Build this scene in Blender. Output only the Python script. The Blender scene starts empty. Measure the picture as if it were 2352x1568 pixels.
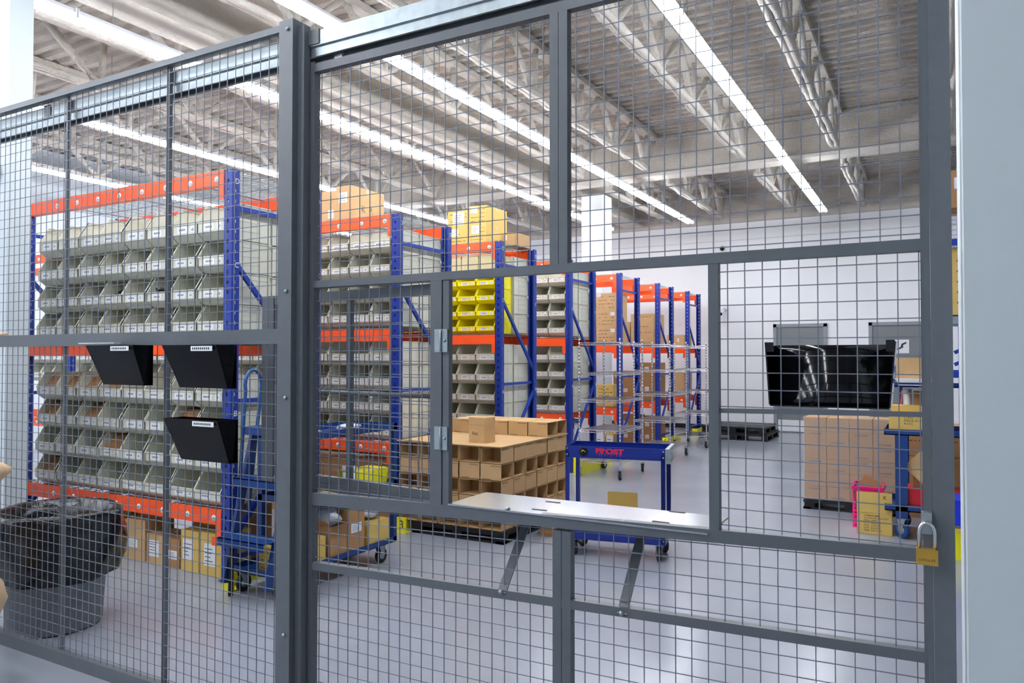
import bpy, math, random
from mathutils import Vector, Matrix
random.seed(7)
S = bpy.context.scene
COL = S.collection
PI = math.pi

# ------------------------------------------------------------------ materials
def lin(c):
    return tuple(((v/255/12.92) if v/255 <= 0.04045 else ((v/255+0.055)/1.055)**2.4) for v in c) + (1,)

def mat(name, rgb, rough=0.5, metal=0.0, var=0.0, vscale=8.0, bump=0.0, bscale=60.0, spec=0.5, coat=0.0, rvar=0.0, bdist=0.01):
    m = bpy.data.materials.new(name); m.use_nodes = True
    nt = m.node_tree; b = nt.nodes['Principled BSDF']
    b.inputs['Base Color'].default_value = lin(rgb)
    b.inputs['Roughness'].default_value = rough
    b.inputs['Metallic'].default_value = metal
    b.inputs['Specular IOR Level'].default_value = spec
    b.inputs['Coat Weight'].default_value = coat
    tc = nt.nodes.new('ShaderNodeTexCoord')
    if var > 0 or rvar > 0:
        n = nt.nodes.new('ShaderNodeTexNoise'); n.inputs['Scale'].default_value = vscale; n.inputs['Detail'].default_value = 5
        nt.links.new(tc.outputs['Object'], n.inputs['Vector'])
        if var > 0:
            mr = nt.nodes.new('ShaderNodeMapRange'); mr.inputs[1].default_value = .3; mr.inputs[2].default_value = .7
            mr.inputs[3].default_value = 1-var; mr.inputs[4].default_value = 1+var
            nt.links.new(n.outputs['Fac'], mr.inputs[0])
            mx = nt.nodes.new('ShaderNodeVectorMath'); mx.operation = 'SCALE'
            mx.inputs[0].default_value = lin(rgb)[:3]
            nt.links.new(mr.outputs[0], mx.inputs['Scale'])
            nt.links.new(mx.outputs[0], b.inputs['Base Color'])
        if rvar > 0:
            mr = nt.nodes.new('ShaderNodeMapRange'); mr.inputs[1].default_value = .3; mr.inputs[2].default_value = .7
            mr.inputs[3].default_value = rough-rvar; mr.inputs[4].default_value = rough+rvar
            nt.links.new(n.outputs['Fac'], mr.inputs[0]); nt.links.new(mr.outputs[0], b.inputs['Roughness'])
    if bump > 0:
        n = nt.nodes.new('ShaderNodeTexNoise'); n.inputs['Scale'].default_value = bscale; n.inputs['Detail'].default_value = 6
        n.inputs['Roughness'].default_value = .6
        nt.links.new(tc.outputs['Object'], n.inputs['Vector'])
        bp = nt.nodes.new('ShaderNodeBump'); bp.inputs['Strength'].default_value = bump; bp.inputs['Distance'].default_value = bdist
        nt.links.new(n.outputs['Fac'], bp.inputs['Height']); nt.links.new(bp.outputs[0], b.inputs['Normal'])
    return m

def emit(name, rgb, strength):
    m = bpy.data.materials.new(name); m.use_nodes = True
    b = m.node_tree.nodes['Principled BSDF']
    b.inputs['Base Color'].default_value = (1, 1, 1, 1)
    b.inputs['Emission Color'].default_value = lin(rgb); b.inputs['Emission Strength'].default_value = strength
    return m

def upright_mat(name, rgb):
    """blue enamel pierced by a column of slots (real holes through the sheet)"""
    m = mat(name, rgb, .38, 0, .06, 20)
    nt = m.node_tree; b = nt.nodes['Principled BSDF']; out = nt.nodes['Material Output']
    tc = nt.nodes.new('ShaderNodeTexCoord'); sp = nt.nodes.new('ShaderNodeSeparateXYZ')
    nt.links.new(tc.outputs['Object'], sp.inputs[0])
    def mth(op, a, c=None):
        n = nt.nodes.new('ShaderNodeMath'); n.operation = op
        for i, v in enumerate((a, c)):
            if v is None: continue
            if isinstance(v, (int, float)): n.inputs[i].default_value = v
            else: nt.links.new(v, n.inputs[i])
        return n.outputs[0]
    ax = mth('LESS_THAN', mth('ABSOLUTE', sp.outputs[0]), .0075)
    ay = mth('LESS_THAN', mth('ABSOLUTE', sp.outputs[1]), .0055)
    az = mth('LESS_THAN', mth('FRACT', mth('DIVIDE', sp.outputs[2], .0762)), .34)
    hole = mth('MULTIPLY', mth('MAXIMUM', ax, ay), az)
    tr = nt.nodes.new('ShaderNodeBsdfTransparent'); mx = nt.nodes.new('ShaderNodeMixShader')
    nt.links.new(hole, mx.inputs[0]); nt.links.new(b.outputs[0], mx.inputs[1]); nt.links.new(tr.outputs[0], mx.inputs[2])
    nt.links.new(mx.outputs[0], out.inputs[0])
    return m

def block_mat(name, rgb):
    m = mat(name, rgb, .55)
    nt = m.node_tree; b = nt.nodes['Principled BSDF']
    tc = nt.nodes.new('ShaderNodeTexCoord'); sp = nt.nodes.new('ShaderNodeSeparateXYZ'); cb = nt.nodes.new('ShaderNodeCombineXYZ')
    nt.links.new(tc.outputs['Object'], sp.inputs[0])
    nt.links.new(sp.outputs[0], cb.inputs[0]); nt.links.new(sp.outputs[2], cb.inputs[1])
    br = nt.nodes.new('ShaderNodeTexBrick'); br.inputs['Scale'].default_value = 1
    br.inputs['Brick Width'].default_value = .4; br.inputs['Row Height'].default_value = .2; br.inputs['Mortar Size'].default_value = .006
    br.inputs['Color1'].default_value = (1, 1, 1, 1); br.inputs['Color2'].default_value = (1, 1, 1, 1); br.inputs['Mortar'].default_value = (0, 0, 0, 1)
    nt.links.new(cb.outputs[0], br.inputs['Vector'])
    bp = nt.nodes.new('ShaderNodeBump'); bp.inputs['Strength'].default_value = .5; bp.inputs['Distance'].default_value = .006
    nt.links.new(br.outputs['Color'], bp.inputs['Height']); nt.links.new(bp.outputs[0], b.inputs['Normal'])
    return m

STEEL = mat('grey_powdercoat', (87, 93, 99), .42, 0, .04, 30, spec=.5)
WIRE = mat('grey_wire', (112, 118, 130), .4, .2)
GALV = mat('galvanised_steel', (158, 168, 172), .42, .85, .12, 25)
CHROME = mat('chrome', (200, 200, 204), .24, 1.0)
BLUEU = upright_mat('blue_upright', (6, 46, 142))
BLUE = mat('blue_enamel', (8, 52, 156), .38, 0, .05, 20)
BLUEC = mat('blue_cart_paint', (12, 54, 118), .35, 0, .06, 12)
BLUEF = mat('royal_blue_paint', (6, 36, 128), .3, 0, .04, 12)
ORANGE = mat('orange_enamel', (255, 88, 26), .38, 0, .05, 14)
GREYB = mat('grey_bin_plastic', (214, 213, 196), .42, 0, .03, 10)
YELB = mat('yellow_bin_plastic', (255, 243, 10), .38)
TANB = mat('tan_bin_plastic', (204, 196, 150), .45)
WHITE = mat('white_card', (236, 238, 240), .5)
INK = mat('black_ink', (38, 38, 44), .6)
CARD = mat('cardboard', (196, 160, 112), .75, 0, .06, 6, .15, 120, bdist=.002)
CARD2 = mat('cardboard_brown', (170, 126, 80), .75, 0, .07, 6, .15, 120, bdist=.002)
CARD3 = mat('cardboard_tan', (170, 130, 82), .75, 0, .08, 3, .15, 120, bdist=.002)
CARDY = mat('cardboard_yellow', (214, 180, 96), .7, 0, .05, 6, .12, 120, bdist=.002)
CARDIN = mat('cardboard_inside', (150, 112, 72), .8, 0, .06, 6)
TAPE = mat('packing_tape', (186, 150, 98), .2)
YEL = mat('yellow_paint', (240, 232, 20), .35)
BLK = mat('black_plastic', (10, 11, 16), .10, spec=.35)
BLKM = mat('black_plastic_matt', (13, 14, 17), .5)
RUB = mat('black_rubber', (26, 27, 30), .6)
BAG = mat('black_bag_film', (6, 6, 10), .13, 0, 0, 8, .55, 11, spec=.5, bdist=.012)
CAN = mat('grey_can_plastic', (108, 112, 118), .5, 0, .04, 10)
WALLP = mat('white_wall_paint', (212, 220, 226), .6, 0, .015, 2, .05, 80)
TAGG = mat('tag_grey', (196, 198, 202), .5)
PRN = mat('label_print_grey', (96, 96, 106), .6)
PALE = mat('pale_wall_paint', (196, 206, 210), .6, 0, .012, 2, .05, 80)
BLKP = mat('black_pocket_plastic', (6, 7, 12), .2, spec=.12)
WALLF = block_mat('white_block_wall', (246, 247, 249))
DOORG = mat('grey_door_paint', (122, 126, 130), .45)
FRAMEG = mat('grey_frame_paint', (140, 145, 152), .45)
SPRAY = mat('sprayed_fireproofing', (222, 216, 206), .92, 0, .10, 3, 1.0, 42, spec=.15, bdist=.035)
DECK = mat('sprayed_deck', (208, 200, 190), .92, 0, .16, 1.8, 1.0, 30, spec=.12, bdist=.04)
HOUS = mat('white_fixture_enamel', (236, 238, 242), .4)
TUBE = emit('lit_tube', (244, 248, 255), 26)
BRASS = mat('brass', (200, 160, 70), .3, .8, .05, 30)
RED = mat('red_plastic', (200, 24, 40), .35)
REDINK = mat('red_lettering', (214, 20, 66), .45)
PINK = mat('pink_plastic', (246, 16, 140), .35)
PAPER = mat('paper', (238, 238, 240), .6)
BUBBLE = mat('bubble_wrap', (205, 212, 220), .25, 0, .1, 40, .9, 40, spec=.7, bdist=.01)
BEIGE = mat('beige_cloth', (206, 176, 142), .85, 0, .08, 5, .5, 60, bdist=.004)
BLUEP = mat('blue_bin_plastic', (20, 50, 210), .35)
ORNG2 = mat('orange_tag', (250, 90, 30), .5)
FLOORM = mat('grey_epoxy', (150, 155, 166), .22, 0, .035, .9, spec=.55, rvar=.04)

# ------------------------------------------------------------------ mesh builder
class B:
    def __init__(s): s.v = []; s.f = []; s.mi = []; s.m = 0; s.sm = []
    def add(s, vs, fs, smooth=False):
        o = len(s.v); s.v += [tuple(p) for p in vs]
        for f in fs: s.f.append([o+i for i in f]); s.mi.append(s.m); s.sm.append(smooth)
        return s
    def box(s, x0, y0, z0, x1, y1, z1, rot=None, about=None):
        if x0 > x1: x0, x1 = x1, x0
        if y0 > y1: y0, y1 = y1, y0
        if z0 > z1: z0, z1 = z1, z0
        vs = [Vector(p) for p in ((x0,y0,z0),(x1,y0,z0),(x1,y1,z0),(x0,y1,z0),(x0,y0,z1),(x1,y0,z1),(x1,y1,z1),(x0,y1,z1))]
        if rot is not None:
            a = Vector(about) if about else Vector(((x0+x1)/2, (y0+y1)/2, (z0+z1)/2))
            vs = [rot @ (v-a) + a for v in vs]
        return s.add(vs, [(0,3,2,1),(4,5,6,7),(0,1,5,4),(1,2,6,5),(2,3,7,6),(3,0,4,7)])
    def bar(s, p, q, w, h, up=(0,0,1)):
        p = Vector(p); q = Vector(q); d = (q-p).normalized(); u = Vector(up)
        if abs(d.dot(u)) > .98: u = Vector((0,1,0))
        a = d.cross(u).normalized()*w/2; b = a.cross(d).normalized()*h/2
        vs = [p-a-b, p+a-b, p+a+b, p-a+b, q-a-b, q+a-b, q+a+b, q-a+b]
        return s.add(vs, [(0,1,2,3),(4,7,6,5),(0,4,5,1),(1,5,6,2),(2,6,7,3),(3,7,4,0)])
    def tube(s, pts, r, n=8, cap=True):
        pts = [Vector(p) for p in pts]; rs = r if isinstance(r, (list, tuple)) else [r]*len(pts)
        vs = []; prev = None
        for i, p in enumerate(pts):
            d = (pts[min(i+1, len(pts)-1)]-pts[max(i-1, 0)]).normalized()
            if prev is None:
                u = Vector((0,0,1)) if abs(d.z) < .9 else Vector((1,0,0))
                a = d.cross(u).normalized()
            else: a = (prev - d*prev.dot(d)).normalized()
            prev = a; b = d.cross(a)
            for k in range(n):
                t = 2*PI*k/n; vs.append(p+(a*math.cos(t)+b*math.sin(t))*rs[i])
        fs = []
        for i in range(len(pts)-1):
            for k in range(n):
                fs.append((i*n+k, i*n+(k+1) % n, (i+1)*n+(k+1) % n, (i+1)*n+k))
        if cap: fs += [tuple(range(n))[::-1], tuple(range((len(pts)-1)*n, len(pts)*n))]
        return s.add(vs, fs, n > 5)
    def lathe(s, prof, c=(0,0,0), n=24, axis='z', wob=None, cap=True):
        c = Vector(c); vs = []
        for i, (r, h) in enumerate(prof):
            for k in range(n):
                t = 2*PI*k/n; rr = r*(wob(t, h) if wob else 1)
                x, y = rr*math.cos(t), rr*math.sin(t)
                vs.append(c+Vector({'z': (x,y,h), 'x': (h,x,y), 'y': (x,-h,y)}[axis]))
        fs = [(i*n+k, i*n+(k+1) % n, (i+1)*n+(k+1) % n, (i+1)*n+k) for i in range(len(prof)-1) for k in range(n)]
        if cap: fs += [tuple(range(n))[::-1], tuple(range((len(prof)-1)*n, len(prof)*n))]
        return s.add(vs, fs, True)
    def prism(s, poly, x0, x1):
        """polygon of (y,z) points extruded along x"""
        n = len(poly)
        vs = [(x0, y, z) for y, z in poly] + [(x1, y, z) for y, z in poly]
        fs = [tuple(range(n)), tuple(range(2*n-1, n-1, -1))] + [(i, i+n, (i+1) % n+n, (i+1) % n) for i in range(n)]
        return s.add(vs, fs)
    def obj(s, name, mats, parent=None, loc=(0,0,0), rot=(0,0,0)):
        me = bpy.data.meshes.new(name); me.from_pydata(s.v, [], s.f)
        for m in (mats if isinstance(mats, (list, tuple)) else [mats]): me.materials.append(m)
        me.polygons.foreach_set('material_index', s.mi); me.polygons.foreach_set('use_smooth', s.sm); me.update()
        return link(name, me, parent, loc, rot)

def link(name, me, parent=None, loc=(0,0,0), rot=(0,0,0)):
    o = bpy.data.objects.new(name, me); COL.objects.link(o)
    o.location = loc; o.rotation_euler = rot
    if parent: o.parent = parent
    return o
def tag(o, label, cat, group=None):
    o['label'] = label; o['category'] = cat
    if group: o['group'] = group
    return o
def thing(name, label, cat, loc=(0,0,0), rz=0, group=None):
    o = link(name, None, None, loc, (0,0,rz)); o.empty_display_size = .1
    return tag(o, label, cat, group)
def struct(name, b, m, loc=(0,0,0)):
    o = b.obj(name, m, None, loc); o['kind'] = 'structure'; return o
def dup(root, loc, rz=0, label=None, group=None):
    r = root.copy(); COL.objects.link(r); r.location = loc; r.rotation_euler = (0,0,rz)
    if label: r['label'] = label
    if group: r['group'] = group
    for ch in root.children:
        c = ch.copy(); COL.objects.link(c); c.parent = r
        for g in ch.children:
            d = g.copy(); COL.objects.link(d); d.parent = c
    return r
_txt = {}
def text_mesh(t, size, align='CENTER', off=0.0):
    k = (t, size, align, off)
    if k not in _txt:
        cu = bpy.data.curves.new('lettering', 'FONT'); cu.body = t; cu.size = size; cu.align_x = align; cu.align_y = 'CENTER'; cu.offset = off
        o = bpy.data.objects.new('lettering', cu); COL.objects.link(o)
        dg = bpy.context.evaluated_depsgraph_get(); dg.update()
        me = bpy.data.meshes.new_from_object(o.evaluated_get(dg))
        bpy.data.objects.remove(o); _txt[k] = me
    return _txt[k].copy()
def text(t, size, m, parent, loc, rot=(PI/2,0,0), name='lettering', align='CENTER', off=0.0):
    me = text_mesh(t, size, align, off); me.materials.clear(); me.materials.append(m)
    return link(name, me, parent, loc, rot)
ORD = ['first','second','third','fourth','fifth','sixth','seventh','eighth','ninth','tenth']

# ------------------------------------------------------------------ room shell
ZC = 5.45
XL, XR, YB, YF = -14.2, 5.0, -5.0, 17.5
struct('floor', B().box(XL,YB,-.1,XR,YF,0), FLOORM)
b = B(); p = .2; y = YB
prof = []
while y < YF:
    prof += [(y, ZC), (y+.08, ZC), (y+.10, ZC+.05), (y+.18, ZC+.05)]; y += p
prof.append((YF, ZC))
vs = [(XL, a, z) for a, z in prof]+[(XR, a, z) for a, z in prof]; n = len(prof)
b.add(vs, [(i, i+1, i+1+n, i+n) for i in range(n-1)])
b.box(XL,YB,ZC+.06,XR,YF,ZC+.1)
struct('ceiling', b, DECK)
struct('wall_back', B().box(XL,YF,0,XR,YF+.2,ZC), WALLF)
struct('trim_1', B().box(XL,YF-.10,4.72,XR,YF,ZC), SPRAY)
struct('wall_far_left', B().box(XL-.2,YB,0,XL,YF,ZC), WALLP)
struct('wall_far_right', B().box(XR,YB,0,XR+.2,YF,ZC), WALLP)
struct('wall_front', B().box(XL,YB-.2,0,XR,YB,ZC), WALLP)
struct('wall_left', B().box(-8.6,3.05,0,-6.01,3.22,ZC), PALE)
struct('wall_right', B().box(.066,2.12,0,XR,2.64,ZC), PALE)
struct('baseboard_back', B().box(XL,YF-.015,0,-3.15,YF,.1).box(-1.98,YF-.015,0,-1.2,YF,.1), BLKM)
# column
b = B().box(-5.90,13.30,0,-5.48,13.80,4.77)
struct('trim_2', b, WALLP)
# doors in the back wall
for k, (x0, x1) in enumerate(((-3.11,-2.0), (-1.19,.0))):
    b = B().box(x0,YF-.05,0,x0+.07,YF,2.39).box(x1-.07,YF-.05,0,x1,YF,2.39).box(x0,YF-.05,2.32,x1,YF,2.39)
    d = struct('door_%d' % (k+1), b, FRAMEG)
    B().box(x0+.07,YF-.02,.01,x1-.07,YF,2.32).obj('door_leaf', DOORG, d)
    B().box(x0+.09,YF-.03,.03,x1-.09,YF-.02,.28).obj('kick_plate', GALV if k else WHITE, d)
    if k == 0:
        B().tube([(x1-.14,YF-.02,1.05),(x1-.14,YF-.08,1.05),(x1-.26,YF-.08,1.05)], .012).obj('door_handle', CHROME, d)
b = B().box(-.70,YF-.024,1.74,-.44,YF-.02,2.02)
sg = thing('safety_sign', 'small white square sign with a black pictogram on the right-hand grey door', 'sign', (0,0,0))
b.obj('sign_plate', WHITE, sg)
b = B(); b.bar((-.66,YF-.03,1.82),(-.55,YF-.03,1.88),.01,.03).bar((-.58,YF-.03,1.88),(-.56,YF-.03,1.93),.01,.03).bar((-.57,YF-.03,1.92),(-.49,YF-.03,1.96),.01,.03)
b.obj('pictogram', INK, sg)
# conduit on the back wall
tag(B().tube([(XL+.1,YF-.013,4.33),(XR-.1,YF-.013,4.33)], .014, 6).obj('conduit', HOUS), 'thin white conduit running along the top of the back wall', 'pipe')

# ------------------------------------------------------------------ ceiling steelwork
def girder(name, label, along, a0, a1, c, web, fl):
    b = B(); z0, z1 = 4.77, ZC-.01
    for lo, hi, w in ((z0, z0+.06, fl), (z0+.06, z1-.06, web), (z1-.06, z1, fl)):
        if along == 'y': b.box(c-w/2, a0, lo, c+w/2, a1, hi)
        else: b.box(a0, c-w/2, lo, a1, c+w/2, hi)
    return tag(b.obj(name, SPRAY), label, 'girder')
girder('roof_girder', 'long sprayed roof girder running from the left foreground to the white column', 'y', YB, YF-.1, -6.30, .14, .42)
girder('roof_girder', 'sprayed roof girder crossing the far ceiling above the grey doors', 'x', -6.2, XR, 12.62, .14, .34)
girder('roof_girder', 'sprayed roof girder crossing overhead just behind the mesh fence', 'x', -6.2, XR, .6, .14, .34)
girder('roof_girder', 'sprayed roof girder crossing the left part of the ceiling', 'x', XL, -6.5, 12.62, .14, .34)
jl = {-1.25: 'sprayed bar joist, rightmost in the ceiling', -2.60: 'sprayed bar joist by the rightmost light row', -4.15: 'sprayed bar joist right of the second light row',
      -5.34: 'bright sprayed bar joist at the white column', -7.10: 'sprayed bar joist left of the big lengthwise girder', -8.45: 'sprayed bar joist above the second bin rack',
      -9.90: 'sprayed bar joist left of the fourth light row', -11.30: 'sprayed bar joist near the far left wall light row', -12.8: 'sprayed bar joist, leftmost in the ceiling', .2: 'sprayed bar joist above the right wall', 1.7: 'sprayed bar joist far right, beyond the right wall'}
def joist(x, y0, y1, label):
    r = thing('bar_joist', label, 'joist', (x,0,0))
    def rough(pts, rad):
        out = []; rs = []
        for (p, q) in zip(pts[:-1], pts[1:]):
            n = max(2, int((Vector(q)-Vector(p)).length/.22))
            for i in range(n): out.append(Vector(p).lerp(Vector(q), i/n)+Vector((random.uniform(-.010,.010),0,random.uniform(-.010,.010)))); rs.append(rad*random.uniform(.85,1.2))
        out.append(Vector(pts[-1])); rs.append(rad)
        return out, rs
    b = B()
    for dx in (-.03, .03):
        o, rs = rough([(dx, y0+.45, 4.80), (dx, y1-.45, 4.80)], .042); b.tube(o, rs, 8)
    b.obj('bottom_chord', SPRAY, r)
    B().box(-.07, y0, ZC-.09, .07, y1, ZC-.01).obj('top_chord', SPRAY, r)
    L = y1-y0; n = max(2, round((L-.9)/1.3)); st = (L-.9)/n
    for i in range(n+1):
        yb = y0+.45+i*st; b = B()
        if i < n or True:
            for dy, dx in ((-st*.5, 0), (st*.5, 0), (0.04, .03)):
                if yb+dy < y0: dy = y0-yb+.03
                if yb+dy > y1: dy = y1-yb-.03
                b.tube(*rough([(dx*0, yb, 4.81), (dx, yb+dy, ZC-.06)], .040), 7) if abs(dy) > .1 else b.tube(*rough([(0, yb, 4.81), (0, yb+dy, ZC-.06)], .034), 7)
        b.obj('web_bars', SPRAY, r)
    return r
for x, l in jl.items():
    joist(x, .8, 12.45, l)
    joist(x, 12.8, YF, l+', short far piece')

# ------------------------------------------------------------------ strip lights
def fixture():
    r = thing('strip_light', 'x', 'strip light', (0,0,4.5))
    B().box(-.035,.01,.03,.035,2.40,.07).box(-.066,.01,.024,.066,2.40,.030).box(-.070,0,-.01,.070,.012,.07).box(-.070,2.398,-.01,.070,2.41,.07).obj('housing', HOUS, r)
    for dx in (-.048, .048): B().tube([(dx,.02,-.002),(dx,2.39,-.002)], .021, 8).obj('tube', TUBE, r)
    for y in (.35, 2.05): B().tube([(0,y,.07),(0,y,.93)], .004, 5).obj('hanger', GALV, r)
    return r
fx = fixture(); first = True
rows = [(-1.85,'rightmost row'),(-4.47,'row second from right'),(-6.27,'row beside the lengthwise girder'),(-8.93,'row fourth from right'),(-11.83,'leftmost row')]
for X, rl in rows:
    k = 0; y = 15.75-2.415
    while y > -4.5:
        place = 'far end' if k == 0 else ('%s from the far end' % ORD[k])
        lab = 'strip light, %s of the %s' % (place, rl)
        if first: fx.location = (X,y,4.5); fx['label'] = lab; fx['group'] = 'ceiling strip lights'; first = False
        else: dup(fx, (X,y,4.5), 0, lab, 'ceiling strip lights')
        y -= 2.415; k += 1

# ------------------------------------------------------------------ mesh fence and sliding gate
F = 2.25
def wires(x0, x1, z0, z1, y, r=.0014, pitch=.0508, phx=0, phz=0, zr=None):
    b = B(); zr = zr or (z0, z1)
    x = x0+phx
    while x < x1:
        t = (x-x0)/(x1-x0); za = z0+(zr[0]-z0)*t; zb = z1+(zr[1]-z1)*t
        b.box(x-r, y-r, za, x+r, y+r, zb); x += pitch
    z = z0+phz
    while z < z1:
        t = (z-z0)/(z1-z0); b.bar((x0, y+2*r, z), (x1, y+2*r, zr[0]+(zr[1]-zr[0])*t), 2*r, 2*r); z += pitch
    return b
r = thing('mesh_fence', 'grey wire mesh fence panel left of the steel post', 'fence', (0,0,0))
x0, x1 = -5.68, -2.33
B().box(x0,F-.02,3.006,x1,F+.02,3.034).obj('top_rail', STEEL, r)
B().box(x0,F-.022,1.718,x1,F+.022,1.779).obj('middle_rail', STEEL, r)
B().box(x0,F-.02,.115,x1,F+.02,.178).obj('bottom_rail', STEEL, r)
wires(x0,x1,1.78,3.006,F,phz=.03).obj('upper_wire_mesh', WIRE, r)
wires(x0,x1,.178,1.718,F,phz=.02).obj('lower_wire_mesh', WIRE, r)
for x in (-4.70,-3.888,-3.083,-2.345):
    B().box(x-.008,F+.003,.15,x+.008,F+.02,3.02).obj('stiffener', STEEL, r)
for x in (-5.6,):
    B().box(x-.02,F-.02,0,x+.02,F+.02,.12).obj('foot', STEEL, r)
r = thing('fence_post', 'tall grey steel post between the fixed fence panel and the gate', 'post', (0,0,0))
B().box(-2.335,F-.035,0,-2.258,F+.03,3.04).obj('post_body', STEEL, r)
B().box(-2.258,F-.005,0,-2.225,F+.03,3.02).obj('post_channel', STEEL, r)
B().box(-2.36,F-.06,0,-2.21,F+.05,.008).obj('base_plate', STEEL, r)
for z in (3.0,1.93,1.5,.55):
    B().lathe([(.008,0),(.008,.004),(.004,.008)], (-2.285,F-.036,z), 12, 'y').obj('bolt', GALV, r)
r = thing('gate_track', 'galvanised overhead track above the sliding mesh gate', 'track', (0,0,0))
b = B(); b.prism([(F+.035,2.895),(F+.035,2.93),(F+.025,2.935),(F+.025,2.995),(F+.10,2.995),(F+.10,2.895),(F+.085,2.895),(F+.085,2.985),(F+.045,2.985),(F+.045,2.895)], -5.6, .9)
b.obj('track_channel', GALV, r)
for x in (-2.1,-.2):
    b = B().box(x-.02,F+.058,2.86,x+.02,F+.072,2.96); b.tube([(x,F+.05,2.95),(x,F+.08,2.95)], .018, 12); b.obj('track_roller', GALV, r)
for x in (-4.1,-2.2):
    B().box(x-.03,F+.02,2.94,x+.03,F+.10,3.0).obj('track_bracket', STEEL, r)

D = F+.05
g = thing('sliding_gate', 'grey wire mesh sliding gate with a pass-through counter opening', 'gate', (0,0,0))
B().box(-2.245,D-.017,.10,-2.204,D+.017,2.875).obj('outer_stile', STEEL, g); B().box(-.029,D-.017,.10,-.008,D+.017,2.875).obj('outer_stile', STEEL, g)
B().box(-2.245,D-.016,2.832,-.008,D+.016,2.866).obj('top_rail', STEEL, g)
for nm, (za, zb), (zc, zd), h in (('upper_rail',(1.946,1.974),(1.948,1.981),0),('counter_rail',(1.064,1.114),(1.121,1.156),0),('lower_rail',(.803,.834),(.857,.886),0),('bottom_rail',(.10,.15),(.10,.15),0)):
    b = B()
    vs = [(-2.204,D-.016,za),(-.029,D-.016,zc),(-.029,D+.016,zc),(-2.204,D+.016,za),(-2.204,D-.016,zb),(-.029,D-.016,zd),(-.029,D+.016,zd),(-2.204,D+.016,zb)]
    b.add(vs, [(0,3,2,1),(4,5,6,7),(0,1,5,4),(1,2,6,5),(2,3,7,6),(3,0,4,7)]); b.obj(nm, STEEL, g)
for x in (-1.131,-1.097): B().box(x,D-.0165,1.975,x+.032,D+.0165,2.834).obj('upper_mullion', STEEL, g)
for x in (-1.121,-1.087): B().box(x,D-.0165,.12,x+.032,D+.0165,1.085).obj('lower_mullion', STEEL, g)
B().box(-1.624,D-.015,1.10,-1.573,D+.015,1.955).obj('hatch_jamb', STEEL, g)
B().box(-.596,D-.015,1.13,-.566,D+.015,1.96).obj('hatch_stop', STEEL, g)
for nm, a in (('upper_left_wire_mesh',(-2.204,-1.131,1.977,2.832)),('upper_right_wire_mesh',(-1.065,-.029,1.977,2.832)),('middle_left_wire_mesh',(-2.204,-1.624,1.11,1.95)),
              ('right_wire_mesh',(-.566,-.029,1.14,1.955)),('counter_wire_mesh',(-2.204,-.029,.832,1.066,.884,1.123)),('lower_wire_mesh',(-2.204,-.029,.13,.805,.13,.859))):
    wires(*a[:4], D, phx=.025, phz=.02, zr=(a[4], a[5]) if len(a) > 4 else None).obj(nm, WIRE, g)
B().bar((-.566,D,1.503),(-.029,D,1.511),.012,.014).obj('stiffener_rod', STEEL, g)
# counter shelf
s = B().prism([(D-.02,1.128),(D-.02,1.134),(D+.245,1.134),(D+.245,1.128)], -1.54, -.60)
s.obj('counter_shelf', mat('brushed_shelf', (168,172,178), .22, .8, .05, 10), g)
for x, y in ((-1.20,2.342),(-1.22,2.49),(-.772,2.539),(-.771,2.36)): B().box(x-.028,y-.006,1.1345,x+.028,y+.006,1.1355).obj('slot', BLKM, g)
for x in (-1.30,-.872): B().lathe([(.009,0),(.009,.004),(.003,.008)], (x,2.295,1.135), 12).obj('bolt', GALV, g)
for x in (-1.317,-.875):
    b = B().bar((x,D-.018,.845),(x,D+.225,1.12),.034,.005); b.obj('shelf_brace', STEEL, g)
    B().lathe([(.009,0),(.009,.004),(.003,.009)], (x,D-.022,.850), 12, 'y').obj('bolt', GALV, g)
# hinges
for za in (1.724,1.368):
    b = B().box(-1.602,D-.019,za-.042,-1.546,D-.015,za+.042); b.tube([(-1.573,D-.022,za-.04),(-1.573,D-.022,za+.04)], .004, 6)
    b.lathe([(.006,0),(.006,.003),(.002,.006)], (-1.557,D-.019,za), 10, 'y')
    b.obj('hinge', GALV, g)
B().box(-1.570,D-.012,1.125,-1.543,D+.012,1.945).obj('hatch_hinge_strip', STEEL, g)
# opened hatch, folded back behind the gate
al = math.radians(7.5); W = 1.12
hx, hy = -1.575, D+.028
h = B().box(-W,-.012,1.90,0,.012,1.94).box(-W,-.013,1.100,0,.013,1.130).box(-W,-.004,1.130,0,.012,1.160).box(-.04,-.012,1.10,0,.012,1.94).box(-W,-.016,1.10,-W+.085,.016,1.94).box(-.55,-.010,1.16,-.525,.010,1.90)
h = h.obj('hatch_door', STEEL, g, (hx,hy,0), (0,0,-al))
wires(-W+.06,-.04,1.16,1.9,0,phz=.03).obj('hatch_wire_mesh', WIRE, h)
b = B().tube([(-W+.2,-.022,1.517),(-.05,-.022,1.517)], .009, 8); b.box(-W+.12,-.035,1.495,-W+.2,-.01,1.54)
b.obj('slide_bolt', STEEL, h)
# latch jamb
r = thing('gate_jamb', 'grey steel latch post at the right edge of the gate, beside the white wall', 'post', (0,0,0))
B().box(-.006,D-.03,0,.044,D+.03,3.4).obj('post_body', STEEL, r)
B().box(-.02,D-.026,0,-.0065,D+.02,3.4).obj('latch_channel', STEEL, r)
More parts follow.
